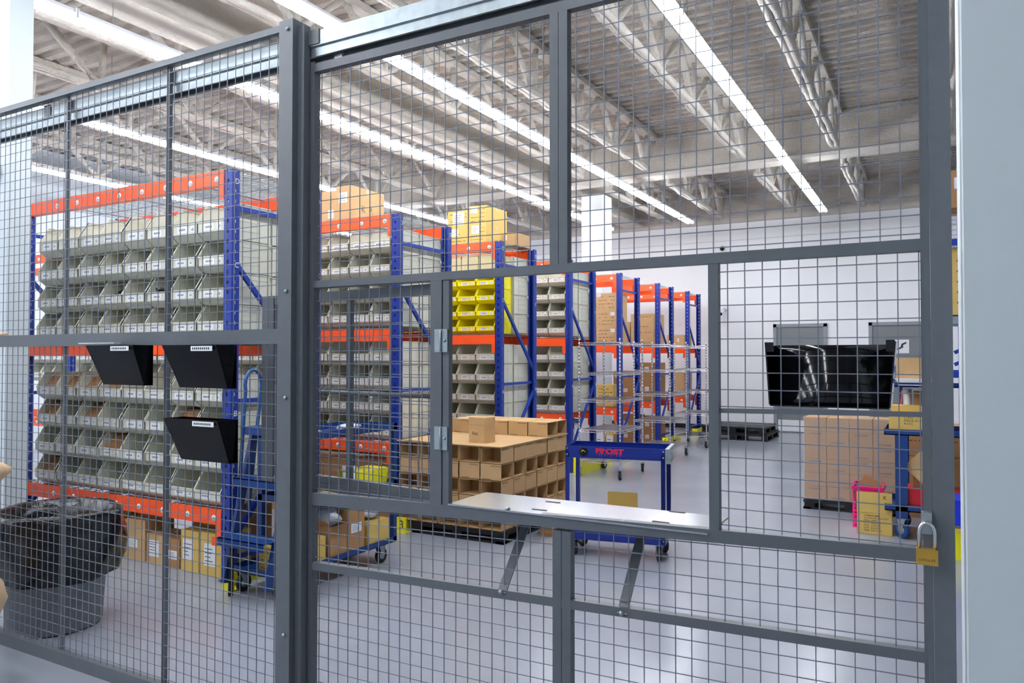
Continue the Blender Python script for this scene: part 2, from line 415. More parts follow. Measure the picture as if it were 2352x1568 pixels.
# padlock
r = thing('padlock', 'brass padlock with a tall steel shackle hanging on the gate latch', 'padlock', (-.020,D-.065,1.15))
B().box(-.025,-.010,-.021,.025,.010,.020).obj('lock_body', BRASS, r)
b = B(); pts = [(-.018,0,.018),(-.018,0,.060)]+[(-.018*math.cos(t),0,.060+.026*math.sin(t)) for t in [i*PI/8 for i in range(1,8)]]+[(.018,0,.060),(.018,0,.018)]
b.tube(pts, .0045, 8); b.obj('shackle', CHROME, r)
text('LONGLIFE', .0085, INK, r, (0,-.0106,-.008))
b = B().box(-.012,0.01,.055,.012,.04,.11); b.obj('hasp', GALV, r)

# wall pockets
def pocket(label, loc, rz=0, tabs=False, lab=True):
    r = thing('file_pocket', label, 'file holder', loc, rz, 'black file pockets hung on the mesh')
    w, h, dt, db, t = .35, .185, .105, .035, .004
    b = B()
    b.box(0,-t,0,w,0,h+(.012 if tabs else 0))                       # back
    x0 = .03
    b.add([(x0,-db,0),(w-x0*.4,-db,0),(w,-dt,h),(0,-dt,h),(x0,-db+t,0),(w-x0*.4,-db+t,0),(w,-dt+t,h),(0,-dt+t,h)], [(0,1,2,3),(4,7,6,5),(0,4,5,1),(1,5,6,2),(2,6,7,3),(3,7,4,0)])
    b.add([(x0,-db,0),(x0,0,0),(0,0,h),(0,-dt,h),(x0+t,-db,0),(x0+t,0,0),(t,0,h),(t,-dt,h)], [(3,2,1,0),(4,5,6,7),(0,1,5,4),(1,2,6,5),(2,3,7,6),(3,0,4,7)])
    x1 = w-x0*.4
    b.add([(x1,-db,0),(x1,0,0),(w,0,h),(w,-dt,h),(x1-t,-db,0),(x1-t,0,0),(w-t,0,h),(w-t,-dt,h)], [(0,1,2,3),(7,6,5,4),(0,4,5,1),(1,5,6,2),(2,6,7,3),(3,7,4,0)])
    b.box(x0,-db,0,x1,0,t)
    b.obj('pocket_body', BLKP, r)
    if lab:
        k = B(); k.box(w*.55,-dt-.002,h-.026,w*.93,-dt-.0005,h-.005); k.obj('label_strip', WHITE, r)
        k = B()
        for i in range(9): k.box(w*(.58+.035*i),-dt-.0026,h-.02,w*(.60+.035*i),-dt-.002,h-.011)
        k.obj('label_print', INK, r)
    return r
pocket('black plastic file pocket left of centre under the fence middle rail, paper sticking out', (-3.49,F-.022,1.533))
pocket('black plastic file pocket nearer the post, right under the fence middle rail', (-2.935,F-.022,1.53))
p3 = pocket('black plastic file pocket hanging lowest on the fence, below the other two', (-2.945,F-.004,1.212))
b = B(); b.add([(0,-.04,.0),(.25,-.04,0),(.25,-.01,.10),(0,-.01,.07),(-.05,-.06,-.002),(.2,-.07,-.002)], [(0,1,2,3),(0,4,5,1)])
tag(B().box(-3.60,F-.085,1.727,-3.36,F-.045,1.731,Matrix.Rotation(.12,3,'Z')).obj('paper_sheet', PAPER), 'white printed paper lying out of the leftmost black pocket', 'paper')
# glossy pocket on the gate
r = thing('file_pocket', 'large glossy black file pocket behind the gate mesh, reflecting a ceiling light', 'file holder', (0,0,0), 0, 'black file pockets hung on the mesh')
b = B(); N = 10
x0t, x1t, x0b, x1b = -.435, -.093, -.424, -.108
zt, zb = 1.700, 1.524
vs = []
for i in range(N+1):
    t = i/N; z = zb+(zt-zb)*t; yy = D+.022+.045*t+.022*t*t
    xl = x0b+(x0t-x0b)*t; xr = x1b+(x1t-x1b)*t
    vs += [(xl,yy+.022,z),(xr,yy,z),(xr,yy+.004,z),(xl,yy+.026,z)]
fs = []
for i in range(N):
    o = 4*i
    for k in range(4): fs.append((o+k, o+(k+1) % 4, o+4+(k+1) % 4, o+4+k))
fs += [(3,2,1,0), (4*N,4*N+1,4*N+2,4*N+3)]
b.add(vs, fs, True); b.obj('front_panel', BLK, r)
b = B()
for xa, xb in ((x0t-.003,x0b-.003),(x1t-.001,x1b-.001)):
    b.add([(xb,D+.02,zb),(xb+.004,D+.02,zb),(xb+.004,D+.13,zb),(xb,D+.13,zb),(xa,D+.02,zt+.008),(xa+.004,D+.02,zt+.008),(xa+.004,D+.13,zt+.008),(xa,D+.13,zt+.008)], [(0,3,2,1),(4,5,6,7),(0,1,5,4),(1,2,6,5),(2,3,7,6),(3,0,4,7)])
b.box(x0b,D+.02,zb-.004,x1b,D+.13,zb); b.box(x0b,D+.126,zb,x1b,D+.13,zt)
b.box(x0t,D+.018,zt-.02,x0t+.022,D+.03,zt+.008).box(x1t-.022,D+.018,zt-.02,x1t,D+.03,zt+.012)
b.obj('side_walls', BLK, r)

# beige cloth at the left edge, in front of the fence
def wob(t, h): return 1+.03*math.sin(5*t+9*h)+.02*math.sin(11*t-14*h)+.016*math.sin(29*t+16*h)
b = B(); prof = [(.02,.26),(.12,.27),(.20,.32),(.235,.40),(.225,.47),(.18,.55),(.155,.60),(.165,.68),(.17,.80),(.165,.90),(.165,.97),(.19,1.01),(.235,1.06),(.238,1.085),(.20,1.11),(.14,1.13),(.02,1.14)]
b.lathe(prof, (0,0,0), 120, 'z', wob)
tag(b.obj('cloth_roll', BEIGE, None, (-4.375,F-.27,0)), 'beige ribbed cloth bundle at the far left edge, hanging before the mesh fence', 'cloth')
tag(B().tube([(-4.375,F-.27,1.12),(-4.375,F-.27,1.45),(-4.375,F-.25,1.75),(-4.375,F-.02,1.79)], .008, 6).obj('hanging_cord', BEIGE), 'beige cord holding the cloth bundle on the fence middle rail', 'cord')

# security cameras
def cctv(label, loc, rz, s=1.0):
    r = thing('security_camera', label, 'camera', loc, rz)
    b = B().lathe([(.05*s,0),(.05*s,.02*s),(.03*s,.035*s)], (0,0,0), 20, 'y'); b.obj('mount', HOUS, r)
    B().tube([(0,-.03*s,0),(.01*s,-.08*s,-.02*s),(.02*s,-.10*s,-.04*s)], .014*s, 10).obj('arm', HOUS, r)
    d = Vector((.35,-.75,-.55)).normalized(); p = Vector((.02,-.10,-.05))*s
    B().tube([p-d*.05*s, p+d*.10*s], .036*s, 16).obj('camera_body', HOUS, r)
    B().tube([p+d*.10*s, p+d*.112*s], .030*s, 16).obj('lens', BLK, r)
    return r
cctv('white bullet camera with dark lens on the white wall at far left', (-6.13,3.05,3.07), -.5, 1.2)
cctv('small white bullet camera on the block wall left of the doors', (-4.15,YF,2.78), -.6, 1.3)
r = thing('dome_camera', 'black dome camera on the upper back wall', 'camera', (-4.22,YF,4.15))
B().lathe([(.08,0),(.08,.03),(.06,.05)], (0,0,0), 20, 'y').obj('mount', HOUS, r)
B().lathe([(.055,.045),(.052,.07),(.035,.1),(.005,.11)], (0,0,0), 20, 'y').obj('dome', BLK, r)

# ------------------------------------------------------------------ pallet racks
UW, UD, UH, XE = .085, .072, 3.07, -4.555
def upmesh(sign):
    b = B(); t = .004; w = UW/2; d = UD/2
    b.box(-w,-d,0,w,-d+t,UH) if sign > 0 else b.box(-w,d-t,0,w,d,UH)
    b.box(-w,-d,0,-w+t,d,UH); b.box(w-t,-d,0,w,d,UH)
    e = d if sign > 0 else -d
    b.box(-w,e-t*sign,0,-w+.02,e,UH); b.box(w-.02,e-t*sign,0,w,e,UH)
    o = b.obj('upright', BLUEU); me = o.data; bpy.data.objects.remove(o); return me
UPF, UPR = upmesh(1), upmesh(-1)
BL = 2.63
def deckmesh():
    b = B(); w = .0028
    for i in range(0, 20): y = .03+i*.046; b.box(0,y-w,0,BL,y+w,2*w)
    for i in range(0, 18): x = .01+i*.1475; b.box(x-w,0,-2*w,x+w,.93,0)
    for i in range(0, 18): x = .01+i*.1475; b.box(x-w,.052,-.045,x+w,.056,0); b.box(x-w,.874,-.045,x+w,.878,0)
    for x in (.3,1.2,2.1): b.box(x-.02,.057,-.035,x+.02,.873,-.006)
    o = b.obj('wire_deck', GALV); me = o.data; bpy.data.objects.remove(o); return me
DECKM = deckmesh()
NEAR = ['nearest the fence','second from the fence','third from the fence','fourth from the fence','fifth from the fence','sixth from the fence','farthest, against the back wall']
RK = ['first rack','second rack','third rack','fourth rack','fifth rack','sixth rack','last rack']
def beammesh(stick):
    b = B(); b.box(0,-.03,-.115,BL,.02,-.03); b.box(0,-.03,-.03,BL,0,0)
    b.box(-.003,-.036,-.22,.052,-.030,.0); b.box(BL-.045,-.036,-.22,BL+.003,-.030,.0)
    return b
bm = beammesh(0); bo = bm.obj('beam', ORANGE); BEAM = bo.data; bpy.data.objects.remove(bo)
b = B()
b.lathe([(.024,0),(.024,.0012)], (0,-.0305,-.065), 16, 'y')
b.m = 1
b.box(-.007,-.0325,-.075,.007,-.0318,-.055); b.box(-.015,-.0325,-.067,.015,-.0318,-.062)
bo = b.obj('load_sticker', [WHITE, mat('sticker_mark', (170, 172, 178), .5)]); STICK = bo.data; bpy.data.objects.remove(bo)
RY = [3.87+2.005*i for i in range(7)]
RD = .93
def rack(i, levels, nb=1):
    Y = RY[i]
    r = thing('pallet_rack', 'blue and orange pallet rack row, %s' % NEAR[i], 'rack', (XE,Y,0), 0, 'rows of pallet racking')
    xs = [-UW/2-j*(BL+UW+.006) for j in range(nb+1)]
    for x in xs:
        link('upright', UPF, r, (x,UD/2,0)); link('upright', UPR, r, (x,RD-UD/2,0))
        for z in (2.79,1.33,.16): B().bar((x,UD*.7,z),(x,RD-UD*.7,z),.03,.032).obj('brace', BLUE, r)
        B().bar((x+.02,UD*.7,2.37),(x+.02,RD-UD*.7,1.50),.03,.034).obj('brace', BLUE, r)
        B().bar((x+.02,RD-UD*.7,1.22),(x+.02,UD*.7,.30),.03,.034).obj('brace', BLUE, r)
        for y in (UD/2, RD-UD/2): B().box(x-.055,y-.05,0,x+.055,y+.05,.006).obj('foot_plate', BLUE, r)
    for j in range(nb):
        xb = xs[j+1]+UW/2+.003
        for L, z in enumerate(levels):
            f = link('beam', BEAM, r, (xb,.03,z)); link('beam', BEAM, r, (xb+BL,RD-.03,z), (0,0,PI))
            if L != 1:
                for q in range(8): link('load_sticker', STICK, f, (.466+q*.2975,0,0))
    for y, zs in ((UD/2, (('C',2.35),('B',1.24),('D',2.98))), (RD-UD/2, (('D',2.98),('C',2.35),('B',1.24)))):
        for ch, z in zs:
            text(ch, .058, WHITE, r, (.001,y+.012,z), (PI/2,0,PI/2), 'letter_marking')
    return r
LV = [(3.07,1.785,.52)]+[(3.07,1.935,.83)]*3+[(3.05,1.86,.80)]*3
for i in range(7): rack(i, LV[i], 3 if i == 1 else 1)
DL = ['lowest','middle','top']
for i in range(7):
    for L, z in enumerate(sorted(LV[i])):
        if i >= 4 and L == 0 : pass
        o = link('wire_deck', DECKM, None, (XE-UW-.003-BL,RY[i],z+.008))
        tag(o, 'galvanised wire deck on the %s beams of the %s from the fence' % (DL[L], RK[i]), 'wire deck', 'rack wire decks')

# ------------------------------------------------------------------ hopper bins
def binproto(W, Dp, H, m, lab=True):
    r = thing('storage_bin', 'x', 'storage bin')
    w = W-.006; t = .004; lip = .48*H; ch = .20*H; yt = .32*H
    side = [(.065,0),(0,ch),(0,lip),(yt,H),(Dp,H),(Dp,0)]
    b = B(); b.prism(side, 0, t); b.prism(side, w-t, w)
    b.box(0,0,ch,w,t,lip); b.box(0,Dp-t,0,w,Dp,H); b.box(0,.065,0,w,Dp,t)
    b.add([(0,.065,0),(w,.065,0),(w,0,ch),(0,0,ch),(0,.065,t),(w,.065,t),(w,t,ch),(0,t,ch)], [(0,1,2,3),(7,6,5,4)])
    # rolled rim
    for x0 in (-.002, w-.010):
        b.bar((x0+.006,0.002,lip),(x0+.006,yt,H-.004),.013,.008,(1,0,0)); b.box(x0-.004 if x0 < 0 else x0,yt,H-.010,x0+.012 if x0 < 0 else x0+.016,Dp,H-.001)
    b.box(0,-.006,lip-.008,w,t,lip+.002); b.box(0,Dp-.004,H-.012,w,Dp+.006,H+.002)
    # moulded ribs on the sides
    for x0 in (-.0035, w):
        b.box(x0,.16*Dp+.05,H*.80,x0+.0035,Dp*.99,H*.86); b.box(x0,.28*Dp,H*.52,x0+.0035,Dp*.72,H*.56); b.box(x0,.28*Dp,H*.26,x0+.0035,Dp*.72,H*.30)
        b.box(x0,.70*Dp,H*.03,x0+.0035,Dp*.73,H*.8); b.box(x0,.97*Dp,0,x0+.0035,Dp,H*.8)
    for k in range(5): xx = w*(.12+.18*k); b.add([(xx,.062,-.001),(xx+.006,.062,-.001),(xx+.006,-.003,ch),(xx,-.003,ch)], [(0,1,2,3)])
    b.obj('bin_body', m, r)
    if lab:
        z0 = ch+(lip-ch)*.12; z1 = lip-(lip-ch)*.18; hh = z1-z0
        B().box(w*.22,-.0022,z0,w*.62,-.0008,z1).obj('label_card', WHITE, r)
        k = B()
        for q in range(6): k.box(w*(.30+.042*q),-.0028,z0+hh*.35,w*(.325+.042*q),-.0022,z0+hh*.62)
        k.obj('label_print', PRN, r)
        k = B(); k.box(w*.74,-.0022,z0,w*.90,-.0008,z1); k.m = 1; k.lathe([(hh*.28,0),(hh*.28,.0006)], (w*.82,-.0022,(z0+z1)/2), 12, 'y'); k.obj('number_tag', [WHITE, TAGG], r)
    return r
_proto = {}
def put_bin(kind, x, y, z, label, group, rear=False):
    if kind not in _proto:
        W, Dp, H, m = {'gw': (.303,.45,.247,GREYB), 'gwt': (.303,.45,.285,GREYB), 'gn': (.272,.45,.243,GREYB), 'y': (.272,.40,.186,YELB), 't': (.296,.44,.240,GREYB), 'tan': (.25,.42,.20,TANB)}[kind]
        _proto[kind] = binproto(W, Dp, H, m); r = _proto[kind]
        r.location = (x,y,z); r.rotation_euler = (0,0,PI if rear else 0); r['label'] = label; r['group'] = group
        return r
    return dup(_proto[kind], (x,y,z), PI if rear else 0, label, group)
XI = XE-UW-.008          # inner face of the right-hand upright
# rack 1: 8 columns x 4 rows x 2 levels
brown = {(0,3,k) for k in range(4)} | {(0,2,0),(0,2,2),(0,2,6),(0,1,3),(0,0,0)}
for lv, zb in ((0,.532),(1,1.814)):
    for rr in range(4):
        for c in range(8):
            x = -7.10+c*.308; z = zb+rr*.249
            lab = 'grey bin, %s from left, %s row above the %s beam, nearest rack' % (ORD[c], ['bottom','second','third','top'][rr], ['lowest','middle'][lv])
            o = put_bin('gwt' if rr == 3 and lv == 1 else 'gw', x, RY[0]+.005+random.uniform(-.010,.010), z, lab, 'grey bins at the front of the nearest rack')
            if (lv,rr,c) in brown:
                b = B(); b.prism([(.06,.01),(.05,.10),(.15,.215),(.40,.215),(.40,.01)], .012, .266)
                t = b.obj('cardboard_insert', CARD2, None, (x,RY[0]+.005,z))
                tag(t, 'brown cardboard in the nearest rack, %s bin from left, %s row above lowest beam' % (ORD[c], ['bottom','second','third','top'][rr]), 'cardboard', 'cardboard in the nearest rack bins')
b = B().box(-.05,-.03,0,.05,.05,.07,Matrix.Rotation(.5,3,'X')@Matrix.Rotation(.3,3,'Z'))
o = b.obj('small_carton', CARD, None, (-6.07,RY[0]+.07,1.87)); tag(o, 'small tan carton with white label lying in a grey bin of the nearest rack', 'carton')
B().box(-.04,-.041,.02,.03,-.038,.06,Matrix.Rotation(.5,3,'X')@Matrix.Rotation(.3,3,'Z'),(0,.01,.035)).obj('shipping_label', WHITE, o)
b = B().box(-.03,0,0,.03,.1,.13); tag(b.obj('small_carton', CARD2, None, (-5.36,RY[0]+.08,1.87), (0,0,.3)), 'brown open carton standing in a bin near the second stiffener rod', 'carton')
for x, z in ((-6.06,2.10),(-5.50,2.10)):
    b = B(); 
    for q in range(5): b.tube([(random.uniform(-.07,.07),random.uniform(0,.15),.0),(random.uniform(-.07,.07),random.uniform(0,.1),.06),(random.uniform(-.07,.07),random.uniform(0,.1),.03)], .014, 6)
    tag(b.obj('cable_coil', BLKM, None, (x+.0,RY[0]+.08,z+.06)), 'dark cable parts inside the %s grey bin of the nearest rack' % ('fourth' if x < -5.8 else 'sixth'), 'cable')
# end columns seen from the aisle: bins facing the rear
def rear_bins(i, levels, kinds, grp):
    for lv, (z0, n, dz) in enumerate(levels):
        for rr in range(n):
            for c in range(8 if (i == 0 and lv == 0) else (2 if lv == 1 else 1)):
                put_bin(kinds[lv], XI-.004-c*.304, RY[i]+RD-.006, z0+rr*dz, 'backward-facing grey bin, %s section of the %s, %s row, %s' % (['lower','upper'][lv], RK[i], ['bottom','second','third','top'][rr], '%s from aisle' % ORD[c]), grp, True)
rear_bins(0, ((.532,4,.249),(1.814,4,.249)), ('t','t'), 'rear bins of the nearest rack')
for rr in range(4):
    put_bin('t', -6.90, RY[0]+RD-.006, 1.814+rr*.249, 'backward-facing grey bin at the far left end of the nearest rack, upper section, %s row' % ['bottom','second','third','top'][rr], 'rear bins of the nearest rack', True)
rear_bins(1, ((.843,4,.245),(1.968,4,.243)), ('t','t'), 'rear bins of the second rack')
rear_bins(2, ((.843,4,.245),(1.968,4,.243)), ('t','t'), 'rear bins of the third rack')
rear_bins(3, ((.843,4,.245),(1.968,4,.243)), ('t','t'), 'rear bins of the fourth rack')
# racks 2-4 fronts
for i, cols in ((1,8),(2,6),(3,4)):
    for lv, zb in ((0,.843),(1,1.968)):
        kind = 'y' if (i == 2 and lv == 1) else 'gn'; dz = .187 if kind == 'y' else .245
        for rr in range(4):
            for c in range(cols):
                x = XI-.268-c*.275; z = zb+rr*dz-(.02 if kind == 'y' else 0)
                put_bin(kind, x, RY[i]+.005, z, '%s bin, %s section of the %s, %s row, %s from the aisle' % ('yellow' if kind == 'y' else 'grey', ['lower','upper'][lv], RK[i], ['bottom','second','third','top'][rr], ORD[c]), '%s bins at the front of the rack row %s' % ('yellow' if kind == 'y' else 'grey', NEAR[i]))
for rr in (2,3):
    for c in range(8, 27):
        x = XI-.268-c*.275
        for bay in (-7.27,-9.99):
            if x < bay < x+.272 or x < bay-.085 < x+.272: x = None; break
        if x is not None: put_bin('gn', x-.0, RY[1]+.005, .843+rr*.245, 'grey bin seen through the nearest rack, second rack, %s row, %d from the aisle' % (['','','third','top'][rr], c+1), 'grey bins at the front of the rack row second from the fence')
for c in range(5):
    put_bin('tan', XI-.002-c*.25, RY[2]+.45, 2.72, 'tan bin turned backwards above the yellow bins, %s from the aisle' % ORD[c], 'tan bins above the yellow bins', True)

# ------------------------------------------------------------------ cartons
def carton(label, x0, x1, y0, y1, z0, z1, m=None, lab=None, tape=True, prt=0, group=None, side='front', open_=False, rz=0, name='carton'):
    w, d, h = x1-x0, y1-y0, z1-z0
    r = thing(name, label, 'carton', ((x0+x1)/2,y0,z0), rz, group)
    m = m or CARD; hw = w/2
    b = B()
    if open_:
        t = .004
        b.box(-hw,0,0,hw,t,h); b.box(-hw,d-t,0,hw,d,h); b.box(-hw,t,0,-hw+t,d-t,h); b.box(hw-t,t,0,hw,d-t,h); b.box(-hw,0,0,hw,d,t)
        b.obj('carton_body', m, r)
        f = B(); k = min(w,d)*.38
        f.add([(-hw,0,h),(hw,0,h),(hw*.95,-k*.5,h+k*.75),(-hw*.95,-k*.5,h+k*.75)], [(0,1,2,3)])
        f.add([(hw,0,h),(hw,d,h),(hw+k*.8,d*.95,h+k*.3),(hw+k*.8,d*.05,h+k*.3)], [(0,1,2,3)])
        f.add([(-hw,d,h),(-hw,0,h),(-hw-k*.5,d*.05,h+k*.6),(-hw-k*.5,d*.95,h+k*.6)], [(0,1,2,3)])
        f.obj('open_flap', m, r)
    else:
        b.box(-hw,0,0,hw,d,h-.003); b.box(-hw,0,h-.003,hw,d/2-.0015,h); b.box(-hw,d/2+.0015,h-.003,hw,d,h)
        b.obj('carton_body', m, r)
        if tape: B().box(-hw-.001,d/2-.025,h-.002,hw+.001,d/2+.025,h+.0012).box(hw,d/2-.025,h*.8,hw+.0012,d/2+.025,h).box(-hw-.0012,d/2-.025,h*.8,-hw,d/2+.025,h).obj('tape', TAPE, r)
    if lab:
        for (u0, v0, u1, v1) in lab:
            if side == 'front':
                B().box(-hw+u0*w,-.0016,v0*h,-hw+u1*w,-.0004,v1*h).obj('shipping_label', WHITE, r)
                k = B(); n = 4
                for q in range(n): k.box(-hw+(u0+.1*(u1-u0))*w,-.0022,(v0+(v1-v0)*(.2+.18*q))*h,-hw+(u0+(u1-u0)*random.uniform(.5,.9))*w,-.0016,(v0+(v1-v0)*(.235+.18*q))*h)
                k.obj('label_print', INK, r)
            else:
                B().box(hw+.0004,u0*d,v0*h,hw+.0016,u1*d,v1*h).obj('shipping_label', WHITE, r)
                k = B()
                for q in range(4): k.box(hw+.0016,(u0+.1*(u1-u0))*d,(v0+(v1-v0)*(.2+.18*q))*h,hw+.0022,(u0+(u1-u0)*random.uniform(.5,.9))*d,(v0+(v1-v0)*(.235+.18*q))*h)
                k.obj('label_print', INK, r)
    if prt:
        k = B()
        for q in range(prt):
            zz = h*(.80-.62*q/max(1,prt-1) if prt > 1 else .5); x = -hw+w*.12
            while x < hw-w*.12:
                L = random.uniform(.02,.07)*w*2
                if random.random() < .8: k.box(x,-.0012,zz-h*.016,min(x+L,hw-w*.08),-.0004,zz+h*.016)
                x += L+w*.05
        k.obj('printed_text', mat_ink2, r)
    return r
mat_ink2 = mat('faded_print', (96, 70, 44), .7)

# cartons under rack 1
carton('yellowish carton under the nearest rack, closest to the black bin liner', -6.15,-5.89, 3.98,4.3, 0,.30, CARDY)
carton('tall tan carton with small label under the nearest rack', -5.86,-5.62, 3.93,4.2, 0,.33, CARD, [(.1,.3,.6,.5)], prt=0)
carton('tan carton with tall white label and black print under the nearest rack', -5.58,-5.38, 3.92,4.15, 0,.235, CARD, [(.1,.25,.75,.8)])
carton('short brown carton with low white label under the nearest rack', -5.37,-5.18, 3.92,4.15, 0,.225, CARD2, [(.3,.3,.85,.6)])
carton('padded yellow-brown carton with long label, left one of the two at the rack foot', -5.16,-4.955, 3.92,4.2, 0,.315, CARDY, [(.1,.28,.7,.78)])
carton('padded yellow-brown carton with long label, nearest the blue rack foot', -4.94,-4.70, 3.92,4.2, 0,.32, CARDY, [(.2,.22,.72,.75)])
carton('plain brown carton behind the labelled ones under the nearest rack', -5.5,-4.95, 4.28,4.65, 0,.42, CARD2)
carton('plain tan carton at the left behind the bin under the nearest rack', -6.6,-6.2, 4.2,4.6, 0,.36, CARD2)
# on top of racks 2,3
carton('tan carton with white label on top of the second rack, next to the blue upright', -5.75,-5.52, 6.05,6.3, 3.087,3.43, CARD, [(.5,.15,.85,.4)])
carton('large tan carton with lettered side on top of the second rack', -5.43,-5.24, 5.95,6.5, 3.087,3.44, CARD, [(.2,.5,.8,.8)], prt=0)
text('K  P.', .10, mat_ink2, [o for o in COL.objects if o.get('label','').startswith('large tan carton with lettered')][0], (.096,.27,.13), (PI/2,0,PI/2), 'side_lettering')
for (a, c, z0, z1, l, lb) in ((-5.60,-5.09,3.087,3.30,'yellow carton, lower left of the four stacked on the third rack',[(.5,.5,.7,.9)]),(-5.08,-4.83,3.087,3.315,'yellow printed carton, lower right of the four stacked on the third rack',[(.15,.5,.6,.95)]),
                      (-5.40,-5.09,3.30,3.51,'yellow carton with large white label, upper left on the third rack',[(.25,.15,.8,.9)]),(-5.08,-4.83,3.315,3.55,'yellow printed carton, upper right of the four stacked on the third rack',[(.1,.6,.5,.95)])):
    carton(l, a, c, 7.98, 8.5, z0, z1, CARDY, lb, prt=4, group='yellow cartons on the third rack')
carton('long low tan carton on the rear half of the third rack top', -4.80,-4.63, 8.36,8.79, 3.087,3.25, CARD, [(.1,.4,.3,.8)])
# low cartons in rack 2
carton('brown carton on the floor under the second rack, behind the yellow bin', -5.16,-4.7, 5.95,6.4, 0,.64, CARD2)
carton('brown carton under the second rack, left of the one behind the jar', -6.35,-5.80, 5.95,6.4, 0,.60, CARD2)
carton('large brown carton in the rear half under the second rack', -6.3,-5.2, 6.45,6.8, 0,.66, CARD2)
carton('brown carton on the floor under the second rack, behind the white jar', -5.75,-5.20, 5.95,6.4, 0,.61, CARD2)
# rack 5
carton('tall plain tan carton in the fifth rack behind the round carton', -5.55,-5.22, 12.42,12.75, 1.885,2.62, CARD)
r = thing('round_drum', 'barrel-shaped tan carton drum with white straps in the fifth rack', 'drum', (-5.33,12.22,1.885))
B().lathe([(.10,0),(.13,.02),(.145,.22),(.13,.44),(.10,.46)], (0,0,0), 24).obj('drum_body', CARD, r)
B().lathe([(.147,.20),(.147,.215)], (0,0,0), 24, cap=False).lathe([(.137,.08),(.138,.09)], (0,0,0), 24, cap=False).lathe([(.137,.35),(.136,.36)], (0,0,0), 24, cap=False).obj('strap', WHITE, r)
for k, (z0, z1) in enumerate(((1.885,2.17),(2.17,2.45),(2.45,2.75))):
    carton('tan printed carton, %s of the three stacked in the fifth rack' % ['bottom','middle','top'][k], -5.05,-4.68, 12.0,12.5, z0, z1, CARD, [(.7,.7,.9,.9)] if k < 2 else [(.02,.8,.22,.97)], prt=4, group='printed cartons in the fifth rack')
carton('pale printed carton on the low beam of the fifth rack', -5.04,-4.74, 12.0,12.4, .82,1.19, CARDY, prt=5)
carton('white labelled carton on the floor of the fifth rack, left one', -5.06,-4.93, 12.0,12.3, 0,.36, WHITE, [(.1,.1,.9,.9)], prt=3, tape=False)
carton('cream labelled carton on the floor of the fifth rack, right one', -4.88,-4.74, 12.0,12.3, 0,.37, CARDY, [(.1,.1,.9,.9)], prt=3, tape=False)
# rack 6
for k, (x0, x1, z0, z1) in enumerate(((-5.18,-4.72,1.885,2.20),(-5.18,-4.72,2.20,2.50),(-5.66,-5.2,1.885,2.35))):
    carton('tan carton with printed marks, %s in the sixth rack' % ['bottom of the pair','top of the pair','leftmost'][k], x0, x1, 14.05,14.7, z0, z1, CARD, prt=2)
q = 0
for (x0, x1, z0, z1) in ((-5.1,-4.70,.82,1.15),(-5.1,-4.70,1.15,1.55),(-5.55,-5.13,.82,1.1),(-5.55,-5.13,1.1,1.38),(-5.95,-5.58,.82,1.05)):
    carton('brown carton, white labels, on the low beam of the sixth rack, %s' % ['lower right','upper right','lower middle','upper middle','left'][q], x0, x1, 14.05,14.7, z0, z1, CARD2, [(.1,.55,.3,.8),(.5,.55,.7,.8)]); q += 1
q = 0
for (x0, x1, z0, z1) in ((-5.1,-4.70,0,.24),(-5.1,-4.70,.24,.48),(-5.55,-5.13,0,.24),(-5.55,-5.13,.24,.5),(-5.95,-5.6,0,.28)):
    carton('brown carton, white labels, on the floor under the sixth rack, %s' % ['lower right','upper right','lower middle','upper middle','left'][q], x0, x1, 14.05,14.7, z0, z1, CARD2, [(.1,.35,.3,.65),(.5,.35,.7,.65)]); q += 1
carton('tan carton with rounded top in the farthest rack, upper level', -5.10,-4.70, 16.05,16.6, 1.885,2.14, CARD, [(.6,.4,.7,.7)])
carton('tan carton in the farthest rack, lower level, upper one', -5.0,-4.70, 16.05,16.6, 1.05,1.32, CARD)
carton('tan carton in the farthest rack, lower level, lower one', -5.0,-4.70, 16.05,16.6, .82,1.05, CARD)

# ------------------------------------------------------------------ yellow rack-end guards
for i in range(7):
    Y = RY[i]; h = .13 if i == 0 else (.26 if i == 3 else .15)
    r = thing('rack_guard', 'yellow steel floor guard at the aisle end of the %s' % RK[i], 'guard', (-4.46 if i != 3 else -4.45,Y-.14,0), 0, 'yellow rack end guards')
    B().box(.0,0,0,.11,.012,h).obj('front_plate', YEL, r)
    sx = .095 if i == 3 else 0; B().box(sx,.012,0,sx+.015,1.15,.09 if i == 1 else h*.8).obj('side_rail', YEL, r)
    B().box(.0,.012,0,.11,.09,.008).obj('floor_flange', YEL, r)
    if i in (1, 5): text('3' if i == 1 else '5', .11, INK, r, (.06,-.001,h*.52), (PI/2,0,0), 'number_marking')

# ------------------------------------------------------------------ trash can
r = thing('trash_can', 'grey round trash can lined with a black plastic bag behind the fence', 'trash can', (-4.79,2.74,0))
B().lathe([(.02,.006),(.255,.006),(.262,.02),(.30,.66),(.315,.67),(.315,.70),(.29,.70),(.25,.03),(.02,.03)], (0,0,0), 48).obj('can_body', CAN, r)
def bw(t, h): return 1+.05*math.sin(3*t+h*9)+.03*math.sin(7*t-h*12)+.012*math.sin(15*t+h*30)+(.14*max(0,math.cos(t+.1))*(1 if h < .6 else .4))
b = B(); b.lathe([(.335,.33),(.34,.36),(.35,.42),(.355,.50),(.35,.58),(.355,.66),(.352,.71),(.33,.728),(.29,.715),(.262,.64),(.20,.45),(.05,.40)], (0,0,0), 72, 'z', bw, cap=False)
b.obj('bin_liner', BAG, r)

